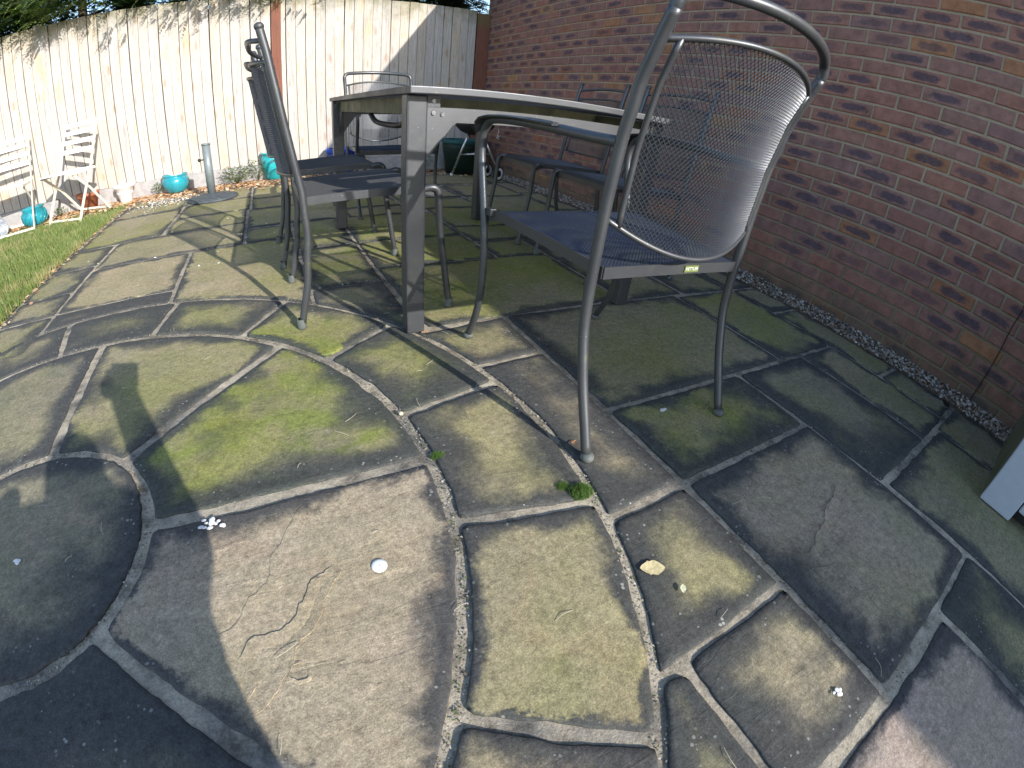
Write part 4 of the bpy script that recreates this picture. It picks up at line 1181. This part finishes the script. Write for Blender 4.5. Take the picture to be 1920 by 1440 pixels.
# ------------------------------------------------------------------ kettle barbecue
bq = thing('kettle_barbecue', 'kettle barbecue with silver tripod legs and white-rimmed wheels behind the table', 'barbecue', (-.46, 3.80, 0))
def leg(a, b, r=.0125): MB().tube([a, b], r, 12).build('leg', m_alu, bq)
leg((-.115, .29, .012), (-.03, .06, .50)); leg((.27, -.08, .10), (.06, -.04, .52)); leg((.27, .14, .10), (.06, .06, .52))
MB().tube([(-.075, .18, .245), (.18, -.03, .28)], .007, 8).tube([(-.075, .18, .245), (.18, .1, .28)], .007, 8).build('brace', m_alu, bq)
MB().sphere((-.116, .293, .014), .019, 12, 8).build('foot_cap', m_white, bq)
MB().lathe([(.001, .47), (.07, .475), (.15, .51), (.20, .56), (.215, .61), (.21, .61), (.14, .56), (.05, .5)], 32).build('bowl', m_black, bq)
for y_ in (-.11, .17):
    w = bpy.data.objects.new('wheel', None)
    prof = [(.030, -.012), (.072, -.014), (.079, -.008), (.079, .008), (.072, .014), (.030, .012)]
    wh = MB().lathe(prof, 28).build('wheel', m_black, bq); wh.location = (.26, y_, .08); wh.rotation_euler = (radians(90), 0, radians(25))
    MB().lathe([(.036, .0135), (.060, .0165), (.062, .014)], 28).lathe([(.036, -.0135), (.060, -.0165), (.062, -.014)], 28).build('wheel_ring', m_white, wh)
    MB().lathe([(.001, .015), (.034, .013), (.034, -.013), (.001, -.015)], 20).build('hub', m_black, wh)

# ------------------------------------------------------------------ cabinet at the right edge
cb = thing('storage_cabinet', 'pale grey cabinet against the brick wall at the right edge, one side green with algae', 'cabinet', (-.775, -.99, 0))
MB().box(.0, .022, -.128, 0.0, .003, .85, .006).build('front_stile', m_cab, cb)
MB().box(.023, .69, -.02, -.001, .003, .85).build('side_panel', m_cabs, cb)
MB().box(.004, .022, -.75, -.133, .050, .845, .006).build('door', m_cab, cb)
MB().box(.06, .67, -.75, -.021, .003, .045).build('plinth', m_black, cb)
MB().box(-.01, .69, -.76, .006, .852, .875, .004).build('top', m_cab, cb)
MB().box(.03, .67, -.75, -.74, .05, .845).build('side_panel', m_cab, cb)

# ------------------------------------------------------------------ small things on the ground and walls
def on(x, y): return (x, y, .0)
def leaf_obj(name, label, loc, L, Wd, rz, c, cat='leaf', curl=.05, group=None):
    V, F = [], []
    n = 14
    rg = random.Random(int(abs(loc[0] * 1000)))
    for i in range(n + 1):
        t = i / n; w = Wd / 2 * (sin(pi * t) ** .75) * (1 + .12 * rg.uniform(-1, 1))
        for s in (-1, 0, 1):
            V.append(((t - .5) * L, s * w, .001 + curl * L * (abs(t - .5) ** 2) + (.10 * w if s else 0) + rg.uniform(0, .001)))
    for i in range(n):
        for j in range(2): F.append((i * 3 + j, i * 3 + j + 1, (i + 1) * 3 + j + 1, (i + 1) * 3 + j))
    M = Mat(name + '_mat', .8); nn = M.noise(M.co('Object'), 120, 4)
    M.color(M.mix(1.0, c, M.ramp(nn, [(0.3, .7), (.7, 1.2)]), 'MULTIPLY')); M.bump(nn, .5, .002)
    o = mk(name, V, F, M.m, None, True, loc)
    o.rotation_euler = (0, 0, rz)
    return tag(o, label, cat, group)
leaf_obj('dead_leaf', 'tan dead leaf lying on the paving in the lower right', (-1.995, -.562, .002), .054, .034, 2.7, (.60, .50, .27))
leaf_obj('leaf_fragment', 'small pale leaf scrap just below the tan leaf', (-1.972, -.629, .004), .02, .012, .9, (.62, .62, .42))
leaf_obj('wet_leaf', 'dark wet leaf beside the gravel strip', (-.14, -.672, .006), .055, .035, .3, (.012, .013, .010))
leaf_obj('orange_twig', 'thin orange twig scrap beside the foot of the armchair', (-1.935, -.185, .005), .03, .006, .4, (.5, .22, .10), 'twig')
leaf_obj('red_leaf', 'reddish dry leaf on the slabs near the lawn edge', (-3.85, 3.45, .006), .05, .03, .2, (.38, .13, .07))
leaf_obj('leaf_scrap', 'brown leaf scrap at the foot of the near table leg', (-2.09, .49, .006), .03, .016, .2, (.45, .27, .15))
o = MB().lathe([(.001, .0030), (.010, .0030), (.0140, .0022), (.0150, .0012)], 18).build('white_shell', m_white, None, (-2.470, -.346, .0015)); tag(o, 'round white disc lying on the large tan slab', 'disc')
o = MB().sphere((0, 0, .004), .0065, 10, 6, (1, 1, .8)).build('pebble', simple('pale_pebble', (.55, .48, .35), .8), None, (-2.297, .078, .001)); tag(o, 'small pale pebble sitting in the curved mortar joint', 'pebble')
def dropping(x, y, n, spread, label, seed):
    rg = random.Random(seed); b = MB()
    for i in range(n):
        b.sphere((rg.gauss(0, spread), rg.gauss(0, spread * .6), .0015), rg.uniform(.002, .0062), 8, 4, (rg.uniform(.8, 1.6), 1, .06))
    tag(b.build('bird_dropping', m_whitep, None, (x, y, .0012)), label, 'bird dropping')
dropping(-2.775, -.135, 16, .013, 'white bird dropping beside the joint of the circle stones', 3)
dropping(-3.243, -.13, 6, .005, 'small white bird dropping on the round centre stone', 4)
dropping(-1.59, -.160, 6, .006, 'white bird dropping between the armchair rear legs', 5)
dropping(-1.854, -.962, 6, .006, 'small white bird dropping near the lower right', 6)
# straw and hair-like bits
rg = random.Random(21); b = MB()
for i in range(46):
    x, y = rg.uniform(-3.1, -1.3), rg.uniform(-1.0, 1.3); a = rg.uniform(0, 6.28); l = rg.uniform(.008, .022); k = rg.uniform(-.5, .5)
    b.tube(smooth([(x, y, .0035), (x + cos(a) * l, y + sin(a) * l, .006), (x + cos(a) * l + cos(a + k) * l, y + sin(a) * l + sin(a + k) * l, .0035)], 2), .00045, 4, False)
tag(b.build('straw_bits', simple('straw', (.6, .55, .42), .7)), kind='stuff')
# moss tufts
def moss(x, y, r, label, seed):
    rg = random.Random(seed); V, F = [], []
    for i in range(900):
        a = rg.uniform(0, 6.28); d = r * sqrt(rg.random()); px, py = cos(a) * d * 1.15, sin(a) * d * .85
        h = (.010 + .014 * rg.random()) * (1 - .6 * (d / r) ** 2) * r / .025; w = .0008
        b_ = rg.uniform(0, 6.28); k = len(V)
        V += [(px - w, py, .0), (px + w, py, .0), (px + cos(b_) * .005, py + sin(b_) * .005, h)]
        F.append((k, k + 1, k + 2))
    M = Mat('moss_mat', .7); M.color(M.mix(M.noise(M.co('Object'), 200, 3), (.025, .065, .010), (.085, .16, .02)))
    me = bpy.data.meshes.new('moss_tuft'); me.from_pydata(V, [], F); me.materials.append(M.m)
    o = ob('moss_tuft', me, None, (x, y, -.001)); tag(o, label, 'moss')
moss(-2.010, -.330, .027, 'bright green moss tuft in the joint below the armchair leg', 1)
moss(-2.040, -.300, .015, 'smaller sparse moss tuft just left of the bright one', 2)
moss(-2.262, -.103, .014, 'dark moss growing in the curved joint corner', 3)
# cable up the wall
cbl = MB().tube(smooth([(-.012, -.752, .03), (-.008, -.757, .15), (-.010, -.760, .30), (-.007, -.757, .42), (-.008, -.765, .52), (-.007, -.75, .60)], 6), .0022, 8).build('thin_cable', m_black)
tag(cbl, 'thin black cable running up the brick wall near the cabinet', 'cable')
hk = MB()
hk.tube(smooth([(-.01, 4.144, .53), (-.012, 4.12, .50), (-.012, 4.16, .47), (-.012, 4.10, .45), (-.012, 4.18, .44), (-.012, 4.11, .425)], 4), .004, 6)
tag(hk.build('wire_hook', m_whitep), 'small white bent wire fixed to the brick wall beyond the table', 'hook')

# weeds
def weed(x, y, r, h, n, label, seed, z=.02, flat=False):
    rg = random.Random(seed); V, F, col = [], [], []
    t = thing('weed_plant', label, 'plant', (x, y, z))
    for i in range(n):
        a = rg.uniform(0, 6.28); l = r * rg.uniform(.3, 1); hh = h * rg.uniform(.2, 1); w = rg.uniform(.006, .014)
        p0 = Vector((cos(a) * l * .5, sin(a) * l * .5, hh * .6)); d = Vector((cos(a + rg.uniform(-1, 1)), sin(a + rg.uniform(-1, 1)), rg.uniform(-.3, .6))).normalized() * rg.uniform(.012, .03)
        p0 = Vector((cos(a) * l, sin(a) * l, hh)); s = d.cross(Vector((0, 0, 1))).normalized() * w * .6
        k = len(V); V += [p0 - d, p0 + s, p0 + d, p0 - s]; F.append((k, k + 1, k + 2, k + 3))
    M = Mat('weed_leaf', .6); M.color(M.mix(M.rnd(), (.10, .17, .05), (.16, .22, .09)))
    mk('foliage', V, F, M.m, t)
    b = MB()
    for i in range(max(6, n // 14)):
        a = rg.uniform(0, 6.28); l = r * rg.uniform(.4, .9); hh = h * rg.uniform(.3, .9)
        b.tube([(0, 0, 0), (cos(a) * l * .5, sin(a) * l * .5, hh * .7), (cos(a) * l, sin(a) * l, hh)], .0015, 5)
    b.build('stem', simple('stem_green', (.12, .14, .05), .7), t)
weed(-2.86, 4.40, .18, .17, 460, 'bushy green weed in the leaf litter right of the parasol base', 1)
weed(-2.64, 4.45, .12, .22, 220, 'taller weed leaning against the turquoise pot', 2)
weed(-3.70, 4.46, .07, .12, 90, 'small weed beside the teal bowl pot', 3)
weed(-.80, 4.42, .16, .16, 160, 'green weed growing in the shaded corner bed', 4)
weed(-4.75, 4.35, .10, .08, 70, 'low weed behind the folding chairs', 5)

# ------------------------------------------------------------------ conifers behind the fence
def leaf_mat(name, a, b):
    M = Mat(name, .6); v = M.attr('tint', 'Color'); M.color(v)
    tr = M.n('ShaderNodeBsdfTranslucent'); M.L(v, tr.inputs[0]); mx = M.n('ShaderNodeMixShader'); mx.inputs[0].default_value = .25
    out = M.t.nodes['Material Output']; M.L(M.b.outputs[0], mx.inputs[1]); M.L(tr.outputs[0], mx.inputs[2]); M.L(mx.outputs[0], out.inputs[0])
    return M.m
m_leaf = leaf_mat('conifer_leaf', 0, 0)
m_bark = simple('bark', (.09, .06, .04), .95, 0, .4, 20, .5)
def conifer(x, y, h, rad, label, seed, zlow=1.2, dens=1.0, over=None, tint=(1, 1, 1)):
    rg = random.Random(seed)
    t = thing('conifer_tree', label, 'tree', (x, y, 0), 0, 'conifers behind the fence')
    V, F, col = [], [], []
    tips = []
    def spray(o, d, L, c):
        # flat fan of scale leaves along a drooping twig
        d = d.normalized(); side = d.cross(Vector((rg.uniform(-.3, .3), rg.uniform(-.3, .3), 1))).normalized()
        m = 7
        for i in range(m):
            f_ = i / m; p = o + d * L * f_ + Vector((0, 0, -.22 * L * f_ * f_))
            for s in (-1, 1):
                ll = L * .5 * (1 - f_ * .75) * rg.uniform(.7, 1.1); dd = (d * .8 + side * s * .9 + Vector((0, 0, rg.uniform(-.25, .2)))).normalized()
                w = ll * .18; n_ = dd.cross(Vector((0, 0, 1))).normalized() * w
                k = len(V); V.extend([p, p + dd * ll * .5 + n_, p + dd * ll, p + dd * ll * .5 - n_]); F.append((k, k + 1, k + 2, k + 3))
                q = rg.uniform(.6, 1.35) * (1 + .5 * f_)
                col.extend([c[0] * q * tint[0], c[1] * q * tint[1], c[2] * q * tint[2], 1] * 4)
    N = int(2600 * dens)
    for i in range(N):
        zz = zlow + (h - zlow) * rg.random() ** 1.5 if i % 5 < 2 else rg.uniform(1.75, 2.75)
        k = 1 - ((zz - zlow) / (h - zlow)) ** 1.6
        a = rg.uniform(0, 6.28); R_ = rad * (.55 + .45 * k) * (1 + .25 * sin(3 * a + zz * 2) + .15 * sin(7 * a))
        d_ = R_ * (1 - .5 * rg.random() ** 2)
        o = Vector((cos(a) * d_, sin(a) * d_, zz))
        if x + 0 > 900: continue
        wy = y + o.y
        if wy < 4.80 and zz < 2.0: continue
        if wy < 4.15: continue
        dr = Vector((cos(a + rg.uniform(-.6, .6)), sin(a + rg.uniform(-.6, .6)), rg.uniform(-.45, .35)))
        g = rg.random()
        c = (.035 + .035 * g, .075 + .06 * g, .018 + .015 * g)
        spray(o, dr, rg.uniform(.12, .26), c)
    for (ox, oy, oz, L, c, nn) in (over or []):
        for i in range(nn):
            o = Vector((ox - x + rg.gauss(0, .10), oy - y + rg.gauss(0, .07), oz + rg.gauss(0, .06)))
            spray(o, Vector((rg.uniform(-.8, .4), -.5, rg.uniform(-.7, 0))), L * rg.uniform(.7, 1.2), c)
    me = bpy.data.meshes.new('crown'); me.from_pydata([tuple(p) for p in V], [], F)
    a_ = me.attributes.new('tint', 'FLOAT_COLOR', 'POINT'); a_.data.foreach_set('color', col)
    me.materials.append(m_leaf); ob('crown', me, t)
    b = MB().tube([(0, 0, 0), (.03, 0, h * .4), (0, .02, h * .85)], [.09, .06, .02], 10)
    for i in range(26):
        zz = rg.uniform(1.0, h * .9); a = rg.uniform(0, 6.28); l = rad * rg.uniform(.6, .95)
        b.tube([(0, 0, zz), (cos(a) * l * .5, sin(a) * l * .5, zz + .05), (cos(a) * l, sin(a) * l, zz + rg.uniform(-.05, .2))], [.018, .01, .004], 6)
    b.build('trunk', m_bark, t)
G1 = (.10, .15, .035); G2 = (.13, .19, .04); G3 = (.05, .08, .025)
def band(x0, x1, n, zc=2.12, L=.17, c=G3):
    rb = random.Random(int(x0 * 100)); return [(rb.uniform(x0, x1), rb.uniform(3.9, 4.25), zc + rb.uniform(-.05, .07), L, c if rb.random() < .75 else G1, 7) for _ in range(n)]
conifer(-5.9, 5.2, 4.2, .95, 'dense green conifer behind the fence at the far left', 1, 1.2, 1.7, over=band(-6.6, -5.0, 20, 2.10, .2) + band(-6.4, -5.0, 8, 1.98, .16) + [(-5.45, 4.35, 2.12, .22, G1, 34), (-5.9, 4.3, 2.2, .22, G3, 40), (-6.4, 4.3, 2.2, .22, G3, 30)])
conifer(-4.55, 5.3, 4.4, .85, 'conifer with bright sprays hanging over the fence top', 2, 1.3, 1.2, over=band(-5.0, -3.9, 11) + [(-4.75, 4.34, 2.12, .20, G2, 30), (-4.60, 4.30, 2.02, .18, G2, 16), (-5.1, 4.4, 2.2, .2, G3, 20), (-4.25, 4.35, 2.10, .18, G1, 20), (-4.05, 4.36, 2.08, .18, G2, 14)])
conifer(-3.2, 5.3, 4.0, .8, 'darker conifer behind the middle of the fence', 3, 1.5, 1.0, over=band(-3.9, -2.5, 13, 2.10, .15) + [(-3.65, 4.38, 2.13, .18, G1, 18), (-3.2, 4.36, 2.15, .16, G1, 18), (-2.8, 4.36, 2.13, .16, G3, 16), (-2.5, 4.36, 2.16, .16, G3, 12)])
conifer(-1.8, 5.5, 3.8, .75, 'dark conifer above the fence near the red post', 4, 1.6, 1.5, over=band(-2.5, -1.75, 6, 2.10, .14) + [(-2.1, 4.42, 2.16, .15, G3, 10)], tint=(.7, .7, .8))
conifer(-.6, 5.6, 3.6, .7, 'dark thin conifer behind the fence by the brick wall', 5, 1.6, 1.8, over=[(-.08 - .12 * k, 4.92, 2.04 + .05 * (k % 3), .16, G3, 16) for k in range(7)], tint=(.6, .55, .6))

# ------------------------------------------------------------------ photographer crouching behind the camera
def person():
    t = thing('person', 'person in dark clothes crouching behind the lens, holding a small camera out', 'person', (-2.58, -1.60, 0))
    J = {'pelvis': (.04, -.06, .34), 'belly': (-.01, -.01, .46), 'chest': (-.03, .06, .62), 'neck': (.05, .06, .76), 
         'sR': (.15, .09, .70), 'sL': (-.26, .12, .69), 'eR': (.17, .36, .54), 'wR': (.07, .60, .70), 'hR': (.035, .68, .745),
         'eL': (-.42, .28, .62), 'wL': (-.32, .46, .60), 'hL': (-.28, .53, .60),
         'kR': (.06, .36, .46), 'aR': (.08, .12, .08), 'tR': (.09, .27, .04),
         'kL': (-.20, .26, .38), 'aL': (-.16, .0, .08), 'tL': (-.18, .16, .04)}
    E_ = [('pelvis', 'belly'), ('belly', 'chest'), ('chest', 'neck'), ('chest', 'sR'), ('chest', 'sL'), ('sR', 'eR'), ('eR', 'wR'), ('wR', 'hR'), ('sL', 'eL'), ('eL', 'wL'), ('wL', 'hL'), ('pelvis', 'kR'), ('kR', 'aR'), ('aR', 'tR'), ('pelvis', 'kL'), ('kL', 'aL'), ('aL', 'tL')]
    Rr = dict(pelvis=.20, belly=.19, chest=.205, neck=.055, sR=.11, sL=.095, eR=.055, wR=.050, hR=.046, eL=.045, wL=.030, hL=.028, kR=.085, aR=.045, tR=.038, kL=.065, aL=.045, tL=.038)
    names = list(J); me = bpy.data.meshes.new('body'); me.from_pydata([J[n] for n in names], [(names.index(a), names.index(b)) for a, b in E_], [])
    o = ob('body', me, t); sk = o.modifiers.new('skin', 'SKIN'); o.modifiers.new('sub', 'SUBSURF').levels = 2; o.modifiers['sub'].render_levels = 2
    for i, n in enumerate(names): me.skin_vertices[0].data[i].radius = (Rr[n], Rr[n]); me.skin_vertices[0].data[i].use_root = (n == 'pelvis')
    me.materials.append(simple('dark_cloth', (.03, .035, .05), .9, 0, .3, 60, .3))
    sk_ = simple('skin_tone', (.45, .27, .19), .55, 0, .1, 40)
    MB().sphere((.075, .06, .83), .083, 20, 14, (.88, 1.05, 1.2)).sphere((.075, .152, .82), .013, 8, 6, (.8, 1.2, 1.3)).sphere((-.006, .06, .82), .018, 8, 6, (.4, .8, 1.3)).sphere((.156, .06, .82), .018, 8, 6, (.4, .8, 1.3)).build('head', sk_, t)
    MB().sphere((.075, .048, .855), .090, 20, 12, (.92, 1.05, 1.05)).build('hair', simple('brown_hair', (.05, .03, .02), .8), t)
    h = MB()
    for k in range(4):
        bx = -.012 + .021 * k
        h.tube(smooth([(bx, .69, .745 + .004 * k), (bx + .002, .715, .775), (bx + .002, .732, .772), (bx + .002, .738, .756)], 3), [.009] * 9 + [.0075], 8)
    h.tube(smooth([(.06, .67, .73), (.062, .70, .722), (.045, .715, .728)], 3), .010, 8)
    h.sphere((.024, .675, .745), .048, 12, 8, (1.2, .9, .9))
    h.build('hand', sk_, t)
    c = thing('action_camera', 'small black camera held out in one hand', 'camera')
    MB().box(-.052, .052, -.040, .040, .014, .050, .008).build('camera_body', m_black, c)
    c.matrix_world = cam.matrix_world.copy()
person()

for o in S.objects:
    if o.type == 'EMPTY': o.empty_display_size = .05
if 'label' in patio: del patio['label']
